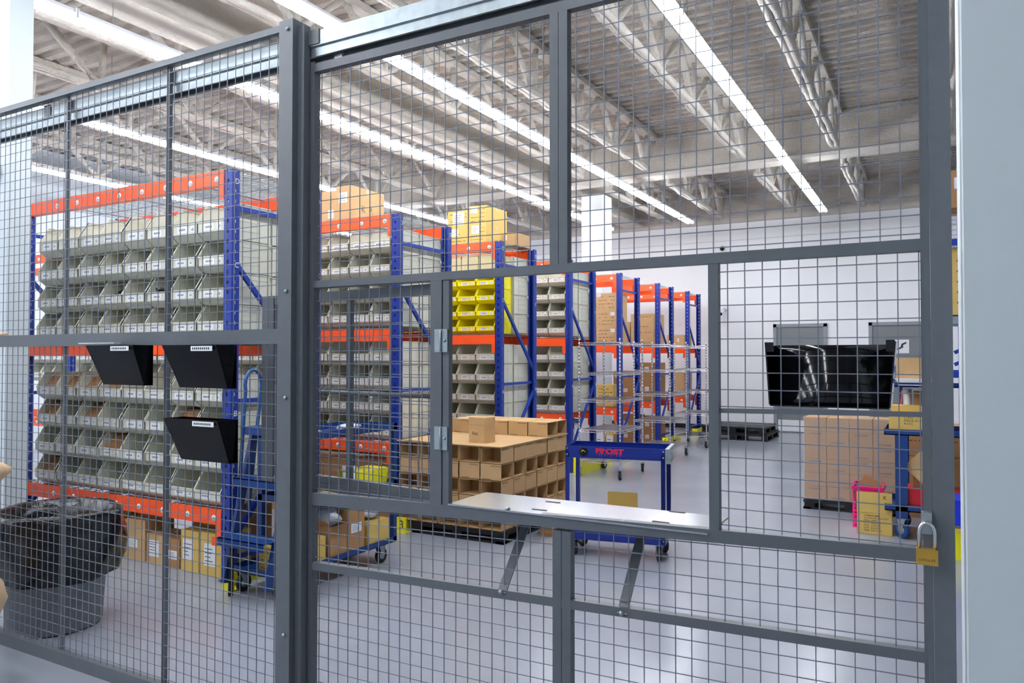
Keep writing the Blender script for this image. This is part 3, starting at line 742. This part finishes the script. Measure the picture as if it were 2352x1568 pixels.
# ------------------------------------------------------------------ casters
def caster(r, x, y, z, R=.055, rz=0, m=RUB, w=.032):
    c = math.cos(rz); s_ = math.sin(rz)
    b = B(); b.lathe([(R*.55,-w/2),(R*.92,-w/2),(R,-w*.3),(R,w*.3),(R*.92,w/2),(R*.55,w/2)], (0,0,0), 24, 'x')
    o = b.obj('caster', m, r, (x,y,R), (0,0,rz))
    k = B(); k.lathe([(R*.5,-w*.52),(R*.5,w*.52)], (0,0,0), 16, 'x')
    for sx in (-1, 1):
        k.add([(sx*w*.62,-R*.75,z-R),(sx*w*.62,R*.45,z-R),(sx*w*.62,R*.2,-.006),(sx*w*.62,-R*.2,-.006),(sx*w*.75,-R*.75,z-R),(sx*w*.75,R*.45,z-R),(sx*w*.75,R*.2,-.006),(sx*w*.75,-R*.2,-.006)], [(0,3,2,1),(4,5,6,7),(0,1,5,4),(1,2,6,5),(2,3,7,6),(3,0,4,7)])
    k.box(-w*.8,-R*.8,z-R-.006,w*.8,R*.6,z-R)
    k.obj('caster_fork', GALV, o)

# ------------------------------------------------------------------ stock picking cart with ladder
r = thing('ladder_cart', 'dark blue picking cart with ladder steps and three shelves behind the post', 'cart', (-4.36,3.62,0))
cw, cl = .49, 1.36
def tray(z, y0, y1, h=.05):
    b = B().box(0,y0,z,cw,y1,z+.004)
    b.box(0,y0,z,.004,y1,z+h).box(cw-.004,y0,z,cw,y1,z+h).box(0,y0,z,cw,y0+.004,z+h).box(0,y1-.004,z,cw,y1,z+h); return b
tray(.15,.10,cl,.045).obj('bottom_deck', BLUEC, r)
tray(.61,.34,cl,.045).obj('middle_shelf', BLUEC, r)
tray(1.07,.34,cl,.05).obj('top_shelf', BLUEC, r)
for x, y in ((.0,cl-.04),(cw-.04,cl-.04),(0,.34),(cw-.04,.34)): B().box(x,y,.15,x+.04,y+.04,1.12).obj('post', BLUEC, r)
for k, (y, z) in enumerate(((-.06,.42),(.06,.81),(.15,1.16))):
    B().box(.05,y,z,cw,y+.19,z+.006).box(.05,y,z-.05,cw,y+.006,z+.006).box(.05,y+.184,z-.05,cw,y+.19,z+.006).obj('step', BLUEC, r)
for x in (.055, cw-.02):
    B().bar((x,.0,.10),(x,.26,1.16),.05,.03,(1,0,0)).obj('ladder_rail', BLUEC, r)
    pts = [(x,.10,.42),(x,.16,1.3),(x,.17,1.42)]+[(x,.24-.075*math.cos(t),1.46+.11*math.sin(t)) for t in [i*PI/8 for i in range(0,9)]]+[(x,.31,1.38),(x,.27,1.10),(x,.20,.55)]
    B().tube(pts, .013, 8).obj('handrail', mat('blue_tube_%d' % (x > .2), (38,84,140), .3, .2), r)
for x, y in ((.06,.16),(cw-.07,.16),(.06,cl-.12),(cw-.05,cl-.14)): caster(r, x, y, .15, .062)
# foot pedal block with orange tag
B().tube([(.09,.02,.01),(.09,.03,.42)], .017, 8).obj('ladder_foot', BLKM, r)
B().box(-.02,-.05,.36,.03,-.045,.42).obj('orange_tag', ORNG2, r)
cx = -3.87
bx = [('yellow carton at the near end of the picking cart deck', .17, 4.02, 4.17, .36, CARDY, None),
      ('brown open carton stuffed with plastic bag on the picking cart deck', .17, 4.21, 4.40, .41, CARD2, None),
      ('tall brown carton with white label in the middle of the picking cart deck', .17, 4.41, 4.60, .50, CARD2, [(.15,.48,.8,.68)]),
      ('yellow carton topped with bubble wrap at the far end of the picking cart deck', .17, 4.64, 4.90, .36, CARDY, None)]
for l, z0, y0, y1, z1, m, lb in bx:
    carton(l, cx-.32, cx-.012, y0, y1-.01, z0-.015, z1, m, lb, side='right', tape=False, open_=(y0 == 4.21))
def lump(name, label, cat, m, c, sx, sy, sz, seed=0):
    rnd = random.Random(seed); ph = [rnd.uniform(0,6) for _ in range(6)]
    b = B(); n = 20; prof = [(math.sin(PI*i/12), -math.cos(PI*i/12)) for i in range(13)]
    b.lathe([(max(.02,a), h) for a, h in prof], (0,0,0), n, 'z', lambda t, h: 1+.14*math.sin(3*t+ph[0]+4*h)+.10*math.sin(7*t+ph[1]-6*h)+.06*math.sin(11*t+ph[2]+9*h))
    b.v = [(x*sx/2, y*sy/2, (z+1)*sz/2) for x, y, z in b.v]
    return tag(b.obj(name, m, None, c), label, cat)
lump('plastic_bag', 'crumpled white plastic bag bulging out of the brown carton on the picking cart', 'bag', BUBBLE, (cx-.14,4.30,.37), .22, .17, .16, 1)
lump('bubble_wrap', 'clear bubble wrap on the far yellow carton of the picking cart', 'wrapping', BUBBLE, (cx-.17,4.77,.362), .28, .24, .13, 2)
carton('yellow carton with printed side on the middle shelf of the picking cart', cx-.36, cx-.03, 4.15,4.42, .616,.735, CARDY, None, prt=3)
carton('small brown carton at the near end of the picking cart middle shelf', cx-.40, cx-.03, 4.07,4.14, .616,.72, CARD2)
r = thing('storage_bin', 'small bright yellow bin lying on the middle shelf of the picking cart', 'storage bin', (cx-.06,4.59,.616), PI/2)
B().add([(0,0,0),(.33,0,0),(.33,.2,0),(0,.2,0),(-.02,-.01,.145),(.34,-.01,.145),(.34,.21,.145),(-.02,.21,.145)], [(0,3,2,1),(0,1,5,4),(1,2,6,5),(2,3,7,6),(3,0,4,7),(4,5,6,7)]).obj('bin_body', YELB, r)
r = thing('plastic_jar', 'white plastic jar between the carton and the yellow bin on the picking cart', 'jar', (cx-.10,4.51,.616))
B().lathe([(.045,0),(.05,.01),(.05,.15),(.04,.165)], (0,0,0), 24).obj('jar_body', WHITE, r)
B().lathe([(.053,.165),(.053,.195),(.05,.20)], (0,0,0), 24).obj('lid', WHITE, r)
lump('plastic_wrap', 'loose clear wrap lying by the jar on the picking cart', 'wrapping', BUBBLE, (cx-.08,4.62,.616), .10, .2, .06, 4)
tag(B().box(-.04,0,0,.05,.03,.03).box(-.04,.035,0,.05,.06,.03).obj('paper_roll', PAPER, None, (cx-.25,4.25,1.076)), 'two small white paper packs on the top shelf of the picking cart', 'paper')
lump('plastic_packet', 'clear plastic packet on the top shelf of the picking cart', 'wrapping', BUBBLE, (cx-.2,4.62,1.076), .16, .2, .06, 5)
carton('brown carton with label under the ladder steps of the picking cart', -4.16,-3.98, 4.03,4.12, .655,.78, CARD2, [(.3,.1,.9,.9)])
carton('tan printed carton low under the ladder steps', -4.16,-3.96, 3.79,4.0, .155,.33, CARDY, None, prt=3)

# ------------------------------------------------------------------ carton pallet (front)
def palletobj(label, x0, x1, y0, y1, h=.105):
    r = thing('pallet', label, 'pallet', (x0,y0,0)); w = x1-x0; d = y1-y0
    b = B().box(0,0,h-.03,w,d,h)
    for i in range(7): b.box(i*w/7+.01,0,h,i*w/7+w/7-.01,d,h+.004)
    b.obj('pallet_deck', BLKM, r)
    for x in (0, w/2-.06, w-.12):
        for y in (0, d/2-.06, d-.12): B().box(x+.01,y+.01,.0,x+.11,y+.11,h-.03).obj('pallet_block', BLKM, r)
    B().box(0,0,.0,w,.08,.02).box(0,d-.08,0,w,d,.02).box(0,0,0,.08,d,.02).box(w-.08,0,0,w,d,.02).obj('bottom_runners', BLKM, r)
    return r
PX0, PX1, PY0, PY1 = -4.52, -3.37, 5.85, 7.23
palletobj('black plastic pallet under the large stack of open cardboard boxes', PX0+.18, PX1+.03, PY0-.03, PY1+.02, .102)
def opencube(face):
    w, d, h, t = .218, .222, .143, .004
    r = thing('cardboard_box', 'x', 'cardboard box')
    b = B(); b.box(0,0,0,w,d,t).box(0,0,h-t,w,d,h)
    if face == 'front': b.box(0,0,t,t,d,h-t).box(w-t,0,t,w,d,h-t).box(t,d-t,t,w-t,d,h-t)
    else: b.box(0,0,t,w,t,h-t).box(0,d-t,t,w,d,h-t).box(0,t,t,t,d-t,h-t)
    b.obj('box_body', CARD, r)
    for q in (((.004,-.002,h-.012,w*.5,.02,h-.006),(w+.0003,.01,h-.02,w+.002,d*.5,h-.012)) if face == 'front' else ((w*.5,-.002,h-.02,w-.01,-.0003,h-.012),(w*.1,-.002,.004,w*.5,-.0003,.010))):
        B().box(*q).obj('tuck_flap', CARDIN, r)
    return r
cf, cr_ = opencube('front'), opencube('right'); used = {'f': False, 'r': False}
def cube(kind, x, y, z, label, grp='open cardboard boxes stacked on the black pallet'):
    p_ = cf if kind == 'f' else cr_
    if not used[kind]: used[kind] = True; p_.location = (x,y,z); p_['label'] = label; p_['group'] = grp; return p_
    return dup(p_, (x,y,z), random.uniform(-.012,.012), label, grp)
LY = ['bottom','second','third','fourth','top']
for L in range(5):
    kind = 'f' if L % 2 == 0 else 'r'; z = .108+L*.1495
    for c in range(5):
        cube(kind, PX0+.003+c*.230, PY0+random.uniform(-.004,.004), z, '%s cardboard box, pallet stack front, %s layer, %s from left' % ('front-open' if kind == 'f' else 'closed-front', LY[L], ORD[c]))
    for k in range(1, 6):
        cube(kind, PX0+.003+4*.230+random.uniform(-.004,.006), PY0+k*.231, z, '%s cardboard box, pallet stack right side, %s layer, %s behind the corner' % ('closed-sided' if kind == 'f' else 'side-open', LY[L], ORD[k-1]))
    for k in range(1, 6):
        cube('r' if kind == 'f' else 'f', PX0+.003, PY0+k*.231, z, 'cardboard box, pallet stack left side, %s layer, %s from the front' % (LY[L], ORD[k]))
ZS = .108+5*.1495
tag(B().box(PX0-.01,PY0-.02,ZS-.002,PX1+.005,PY1,ZS+.006).obj('cardboard_sheet', CARD), 'flat cardboard sheet covering the pallet stack of open boxes', 'cardboard')
for k in range(5):
    cube('r', PX0+.003+k*.23, PY1-.46, ZS+.007, 'cardboard box in the front line on top of the pallet sheet, %s from left' % ORD[k])
    cube('r', PX0+.003+k*.23, PY1-.23, ZS+.007, 'cardboard box in the back line on top of the pallet sheet, %s from left' % ORD[k])
r = thing('cardboard_box', 'upright cardboard box marked Fast. standing alone on the pallet sheet', 'cardboard box', (-3.83,6.02,ZS+.006), -.10)
B().box(0,0,0,.18,.17,.235).obj('box_body', CARD, r)
B().box(.0,-.0012,.165,.18,-.0003,.167).obj('flap_line', CARDIN, r)
text('Fast.', .042, INK, r, (.075,-.0013,.085), (PI/2,0,0), 'handwriting')
r = thing('cardboard_bundle', 'strapped bundle of flat brown cardboard standing on the floor right of the pallet', 'cardboard', (-3.22,6.30,0), .15)
b = B()
for k in range(16): b.box(.0+random.uniform(-.008,.008),0,.004+k*.0135,.26+random.uniform(-.01,.01),.3,.004+k*.0135+.011)
b.obj('cardboard_sheets', CARD2, r)
B().box(.12,-.003,0,.126,.303,.222).obj('strap', WHITE, r)

# ------------------------------------------------------------------ blue tray cart
r = thing('tray_cart', 'royal blue two-tray steel utility cart with red FROST lettering', 'cart', (-2.72,5.79,0), math.radians(11))
w, d = .83, .41
def trayb(z0, z1, fl):
    b = B().box(0,0,fl,w,d,fl+.004)
    b.box(0,0,z0,w,.004,z1).box(0,d-.004,z0,w,d,z1).box(0,0,z0,.004,d,z1).box(w-.004,0,z0,w,d,z1)
    b.box(0,0,z1-.002,w,.012,z1).box(0,d-.012,z1-.002,w,d,z1); return b
trayb(.82,.915,.83).obj('top_tray', BLUEF, r)
trayb(.138,.238,.148).obj('bottom_tray', BLUEF, r)
for x in (0, w-.034):
    for y in (0, d-.034): B().box(x,y,.15,x+.034,y+.006 if y < .1 else y+.034,.88).box(x,y,.15,x+.006 if x < .1 else x+.034,y+.034,.88).obj('leg', BLUEF, r)
b = B()
for x in (.015, w-.015):
    for z in (.845,.895,.17,.215): b.lathe([(.007,0),(.007,.003),(.003,.005)], (x,-.001,z), 10, 'y')
b.obj('bolt', GALV, r)
text('FROST', .064, REDINK, r, (.375,-.0012,.880), (PI/2,0,0), 'frost_lettering', off=.0035).scale = (1.25,.85,1)
b = B()
for x in (.285,.305,.335,.358,.385,.405,.43,.455,.468): q = random.uniform(.012,.03); b.add([(x,-.0014,.864),(x+.009,-.0014,.864),(x+.0045,-.0014,.862-q)], [(0,2,1)])
b.obj('icicle_print', REDINK, r)
k = B(); k.lathe([(.036,0),(.036,.004),(.033,.005)], (.155,-.001,.872), 24, 'y'); k.obj('round_badge', BLK, r)
k = B(); k.tube([(.135,-.007,.866),(.15,-.007,.884),(.162,-.007,.878),(.176,-.007,.868)], .004, 6); k.obj('badge_emblem', BRASS, r)
b = B().box(w+.002,-.01,.885,w+.03,d+.02,.918).box(w+.002,-.012,.80,w+.05,-.008,.918); b.obj('push_handle', GALV, r)
text('FROST', .06, REDINK, r, (w+.0015,.22,.868), (PI/2,0,PI/2), 'side_lettering')
for x, y, a in ((.06,.05,.6),(w-.06,.05,.25),(.06,d-.05,1.0),(w-.05,d-.05,.5)): caster(r, x, y, .138, .062, a)
r2 = thing('carton', 'small brown open carton with raised flap on the bottom tray of the blue cart', 'carton', (-2.44,5.93,.153), .2)
B().box(0,0,0,.26,.004,.2).box(0,.22,0,.26,.224,.345).box(0,0,0,.004,.22,.2).box(.256,0,0,.26,.22,.2).box(0,0,0,.26,.22,.004).obj('carton_body', CARDY, r2)
carton('tan carton lying low on the bottom tray of the blue cart', -2.15,-1.98, 5.98,6.2, .153,.25, CARD2)

# ------------------------------------------------------------------ chrome shelving carts
def wshelf(w, d, z):
    b = B(); r_ = .0035
    for zz in (z, z-.03):
        b.tube([(0,0,zz),(w,0,zz)], r_, 5).tube([(0,d,zz),(w,d,zz)], r_, 5).tube([(0,0,zz),(0,d,zz)], r_, 5).tube([(w,0,zz),(w,d,zz)], r_, 5)
    n = 14
    for (p, q) in (((0,0),(w,0)),((0,d),(w,d)),((0,0),(0,d)),((w,0),(w,d))):
        for i in range(n*2):
            t0, t1 = i/(2*n), (i+1)/(2*n); za, zb = (z, z-.03) if i % 2 == 0 else (z-.03, z)
            b.bar((p[0]+(q[0]-p[0])*t0,p[1]+(q[1]-p[1])*t0,za),(p[0]+(q[0]-p[0])*t1,p[1]+(q[1]-p[1])*t1,zb),.004,.004)
    for i in range(1, 30): x = w*i/30; b.box(x-.0022,0,z+.001,x+.0022,d,z+.0054)
    for yy in (d*.33, d*.66): b.box(0,yy-.003,z-.005,w,yy+.003,z+.001)
    return b
def chromecart(label, loc, zs):
    w, d = .60, .90
    r = thing('wire_shelf_cart', label, 'shelf cart', loc, 0, 'chrome wire shelving carts')
    for z in zs: wshelf(w, d, z).obj('wire_shelf', CHROME, r)
    for x in (0, w):
        for y in (0, d):
            pr = []; z = .14
            while z < 1.9: pr += [(.0122,z),(.0122,z+.046),(.0110,z+.047),(.0110,z+.050)]; z += .0508
            B().lathe(pr, (x,y,0), 10).obj('post', CHROME, r)
            c_ = .06*(1 if x == 0 else -1)*0
            caster(r, x+c_, y, .14, .058, random.uniform(-.3,.3))
    return r
chromecart('chrome wire shelving cart closest to the blue tray cart', (-4.31,9.63,0), (1.86,1.44,1.07,.655,.24))
chromecart('chrome wire shelving cart in the middle of the three', (-4.27,11.72,0), (1.86,1.45,1.065,.64,.22))
chromecart('chrome wire shelving cart farthest back, by the black pallets', (-4.24,13.80,0), (1.86,1.44,1.03,.62,.20))

# black pallets by the back wall
palletobj('flat black pallet on the floor by the back wall, lower of two', -4.2,-2.85, 15.3,16.6, .13)
r = palletobj('black pallet stacked on the lower one by the back wall', -4.15,-2.9, 15.35,16.55, .13); r.location.z = .135

# ------------------------------------------------------------------ right-hand pallet of cartons
palletobj('black pallet under the shrink-wrapped block of small cartons at right', -1.27,-.33, 8.84,9.64, .10)
K = 0
for rr in range(6):
    for c in range(4):
        x0 = -1.255+c*.229; z0 = .108+rr*.1495
        l = 'small tan carton, shrink-wrapped block at right, %s from left, %s layer' % (ORD[c], ['bottom','second','third','fourth','fifth','top'][rr])
        r = thing('carton', l, 'carton', (x0+random.uniform(-.003,.003),8.85+random.uniform(-.008,.008),z0), 0, 'cartons in the right-hand block')
        B().box(0,0,0,.2225,.39,.1455).box(.0,-.001,.1455,.2225,.39,.1465).obj('carton_body', CARD3, r)
        if (rr in (0,2,4)) or (rr == 3 and c > 1): text('NVSS4008BI', .026, INK, r, (.112,-.0008,.028 if (rr+c) % 2 else .118), (PI/2,0,0), 'printed_code')
b = B()
for k in range(5): z = .17+k*.18; b.box(-1.262,8.832,z,-.335,8.834,z+.01)
WRAP = bpy.data.materials.new('shrink_wrap'); WRAP.use_nodes = True
bs = WRAP.node_tree.nodes['Principled BSDF']; bs.inputs['Base Color'].default_value = (1,1,1,1); bs.inputs['Alpha'].default_value = .10; bs.inputs['Roughness'].default_value = .12
b = B().box(-1.268,8.828,.12,-1.266,9.26,1.01).box(-1.268,8.828,.12,-.330,8.830,1.01).box(-.332,8.828,.12,-.330,9.26,1.01)
tag(b.obj('shrink_wrap', WRAP), 'clear shrink wrap around the block of small cartons at right', 'wrapping')

r = thing('carton', 'open yellow carton with black printed text standing on the floor at right', 'carton', (-.65,7.85,0), .04)
B().box(0,0,0,.30,.004,.205).box(0,.24,0,.30,.244,.205).box(0,0,0,.004,.24,.205).box(.296,0,0,.30,.24,.205).box(0,0,0,.3,.24,.004).obj('carton_body', CARDY, r)
b = B().box(0.0,-.006,.205,.30,-.002,.395); b.add([(0,0,.205),(0,.24,.205),(-.03,.22,.38),(-.03,.02,.38)], [(0,1,2,3)]); b.obj('open_flap', CARDY, r)
for k, t in enumerate(('LCF8004G5BK','12-24 RACK AND NUT','M5XL 14MM','QTY:  100L PCS','N.W.  19.0 KGS','G.W.  20.0 KGS','MEAS: 0.60 CUFT')):
    text(t, .021, INK, r, (.06,-.0012,.175-k*.023), (PI/2,0,0), 'printed_text', 'LEFT')
text('K', .05, INK, r, (.24,-.0065,.35), (PI/2,0,0), 'handwriting')
r = thing('plastic_crate', 'bright pink plastic crate behind the open yellow carton', 'crate', (-.71,8.12,0), .03)
b = B(); cw2, cd2, chh = .27, .34, .40
for k in range(9): z = .03+k*.041; b.box(0,0,z,cw2,.006,z+.024).box(0,cd2-.006,z,cw2,cd2,z+.024).box(0,0,z,.006,cd2,z+.024).box(cw2-.006,0,z,cw2,cd2,z+.024)
for x in (0,cw2-.02): b.box(x,-.003,0,x+.02,.012,chh).box(x,cd2-.012,0,x+.02,cd2+.003,chh)
for y in (.1,.2): b.box(-.002,y,0,.007,y+.02,chh)
for x in (.12,): b.box(x,-.002,0,x+.02,.007,chh)
b.box(0,0,0,cw2,cd2,.012)
b.obj('crate_body', PINK, r)
B().box(-.01,-.01,chh-.02,cw2+.01,.012,chh).box(-.01,cd2-.012,chh-.02,cw2+.01,cd2+.01,chh).box(-.01,0,chh-.02,.012,cd2,chh).box(cw2-.012,0,chh-.02,cw2+.01,cd2,chh).obj('crate_rim', PINK, r)
tag(B().box(0,0,0,.22,.02,.16,Matrix.Rotation(.5,3,'Y')).obj('cardboard_scrap', CARD2, None, (-.66,8.25,.30)), 'bent cardboard piece sticking out of the pink crate', 'cardboard')

# blue bench cart at right
r = thing('bench_cart', 'tall dark blue workshop cart partly hidden by the gate jamb', 'cart', (-.41,7.80,0))
w, d = 1.45, .62
B().box(0,0,.945,w,d,.955).box(0,0,.945,w,.005,1.0).box(0,d-.005,.945,w,d,1.0).box(0,0,.945,.005,d,1.0).box(w-.005,0,.945,w,d,1.0).obj('worktop_tray', BLUEC, r)
B().box(0,0,.25,w,d,.26).box(0,0,.25,w,.005,.31).box(0,d-.005,.25,w,d,.31).obj('bottom_shelf', BLUEC, r)
B().box(.06,.05,1.39,w,d-.05,1.40).box(.06,.05,1.385,w,.055,1.43).obj('upper_shelf', BLUEC, r)
for x in (.09, w-.15):
    B().box(x,.0,.18,x+.10,.05,.945).obj('leg', BLUEC, r); B().box(x,d-.05,.18,x+.10,d,.945).obj('leg', BLUEC, r)
    B().box(x+.02,d-.09,.95,x+.05,d-.05,1.39).obj('upper_post', BLUEC, r)
for x, y in ((.14,.03),(w-.1,.03),(.14,d-.04),(w-.1,d-.04)): caster(r, x, y, .185, .075, .9, BLUEC)
carton('yellow carton marked MADE IN TAIWAN on the blue workshop cart', -.37,-.06, 7.83,8.13, .957,1.14, CARDY)
r = bpy.data.objects[-1] if False else thing('carton', 'yellow carton lid panel standing above the marked yellow carton', 'carton', (-.36,7.99,1.142))
B().box(0,0,0,.31,.2,.065).obj('lid_panel', CARDY, r)
m_ = thing('carton_print', 'black printed lines on the yellow carton of the workshop cart', 'print', (-.29,7.828,1.10))
bpy.data.objects.remove(m_)
for o_ in [o for o in COL.objects if o.get('label','').startswith('yellow carton marked MADE')]:
    for k, t in enumerate(('C/NO.  1','MADE IN TAIWAN','R.O.C.')): text(t, .030, INK, o_, (-.03,-.0012,.150-k*.028), (PI/2,0,0), 'printed_text', 'LEFT')
carton('tan carton on the upper blue shelf at right', -.31,.02, 7.95,8.25, 1.402,1.655, CARD, None)
b = B()
for k in range(7): b.box(random.uniform(-.02,.02),random.uniform(-.02,.0),k*.009,.34+random.uniform(-.03,.03),.09,k*.009+.007)
tag(b.obj('paper_stack', PAPER, None, (-.31,7.86,1.402)), 'loose stack of white papers on the upper blue shelf', 'paper')
carton('brown carton under the upper blue shelf at right', -.17,-.03, 8.14,8.34, .957,1.34, CARD2)
tag(B().bar((0,0,-.21),(.03,0,.17),.012,.02).obj('orange_tool', ORNG2, None, (-.30,8.2,1.17)), 'thin orange tool handle leaning behind the yellow carton', 'tool')
tag(B().lathe([(.035,0),(.035,.40)], (0,0,0), 20).obj('white_tube', WHITE, None, (-.225,8.22,.957), (0,0,0)), 'white cylinder standing on the workshop cart behind the yellow carton', 'cylinder')
r = thing('storage_bin', 'red plastic bin on the bottom shelf of the blue workshop cart', 'storage bin', (-.22,7.84,.262))
B().box(0,0,.0,.5,.32,.19).obj('bin_body', RED, r); B().box(-.008,-.008,.165,.508,.328,.195).obj('bin_rim', RED, r)
carton('brown carton with a bent flap standing on the red bin', -.18,.12, 7.95,8.15, .459,.62, CARD2)
tag(B().box(-.11,0,-.11,.11,.006,.11,Matrix.Rotation(.75,3,'Y')).obj('cardboard_flap', CARD, None, (-.10,7.84,.66)), 'tilted square cardboard flap leaning above the red bin', 'cardboard')
# brown block further behind the cart
for k in range(3):
    for c in range(2): carton('brown carton stacked behind the blue workshop cart, %s, %s' % (['bottom','middle','top'][k], ['left','right'][c]), -.28+c*.36,.06+c*.36, 8.9,9.3, .0+k*.32,.315+k*.32, CARD2, None, prt=1, group='brown cartons behind the workshop cart')

# rack at right seen through the gap
r = r7 = thing('pallet_rack', 'blue rack on the right side seen in the gap beside the white wall', 'rack', (0.05,6.9,0))
link('upright', UPF, r, (1.6,.04,0)); link('upright', UPR, r, (1.6,.80,0))
for z in (1.55,2.60):
    for y in (0,.8): B().box(-.0,y,z-.05,1.56,y+.05,z).obj('beam', BLUE, r)
for y in (.02,.80): B().box(.14,y,0,.20,y+.05,3.2).obj('slim_upright', BLUE, r)
for z in (1.6,1.7): B().bar((.1,.4,z),(.9,.4,z+.38),.03,.03).obj('brace', BLUE, r)
b = B()
for k in range(10): b.box(.0,.05+k*.08,2.60,1.56,.056+k*.08,2.606)
for k in range(12): b.box(.1+k*.12,.0,2.60,.106+k*.12,.85,2.61)
for k in range(5): b.box(.02,.02,2.63+k*.04,1.5,.025,2.634+k*.04)
b.obj('wire_shelf', GALV, r)
carton('tall tan carton with printed side on the right rack, seen in the gap', .10,.66, 6.98,7.4, 2.0,2.54, CARDY, None, prt=5)
carton('orange-brown carton at the top of the right rack, seen in the gap', .10,.66, 6.98,7.4, 2.86,3.16, CARD2, [(.1,.5,.4,.8)])
B().box(.04,.08,-.07,1.45,.70,-.01).obj('steel_shelf', GALV, r7, (0,0,2.0))
r = thing('storage_bin', 'blue plastic bin low in the gap beside the white wall', 'storage bin', (.10,7.05,.31))
B().box(0,0,0,.3,.35,.20).obj('bin_body', BLUEP, r); B().box(-.006,-.006,.18,.306,.356,.205).obj('bin_rim', BLUEP, r)
tag(B().box(.05,7.2,0,.5,7.4,.22).obj('yellow_crate', YEL), 'yellow box standing on the floor in the gap beside the white wall', 'box')

# ------------------------------------------------------------------ camera, world, colour
yaw, pitch, roll, hcam, fpx = .50976, .020246, .0003, 1.665, 1732.5
cy, sy, cp, sp = math.cos(yaw), math.sin(yaw), math.cos(pitch), math.sin(pitch)
Fv = Vector((-sy*cp, cy*cp, sp)); Rv = Vector((cy, sy, 0)); Uv = Rv.cross(Fv)
cr, sr = math.cos(roll), math.sin(roll)
R2 = cr*Rv+sr*Uv; U2 = -sr*Rv+cr*Uv
cd = bpy.data.cameras.new('camera'); cam = bpy.data.objects.new('camera', cd); COL.objects.link(cam)
M = Matrix((R2, U2, -Fv)).transposed().to_4x4(); M.translation = Vector((0,0,hcam)); cam.matrix_world = M
cd.sensor_width = 36; cd.lens = 36*fpx/2352; cd.clip_start = .05; cd.clip_end = 100
cd.dof.use_dof = True; cd.dof.focus_distance = 5.0; cd.dof.aperture_fstop = 14
S.camera = cam
w = bpy.data.worlds.new('world'); S.world = w; w.use_nodes = True
w.node_tree.nodes['Background'].inputs[0].default_value = (.8,.88,1,1); w.node_tree.nodes['Background'].inputs[1].default_value = .05
S.view_settings.view_transform = 'Standard'; S.view_settings.look = 'None'; S.view_settings.gamma = 1
S.view_settings.use_curve_mapping = False; S.view_settings.exposure = 0.78
S.cycles.max_bounces = 7; S.cycles.diffuse_bounces = 4; S.cycles.glossy_bounces = 4; S.cycles.transparent_max_bounces = 16
S.cycles.sample_clamp_indirect = 8
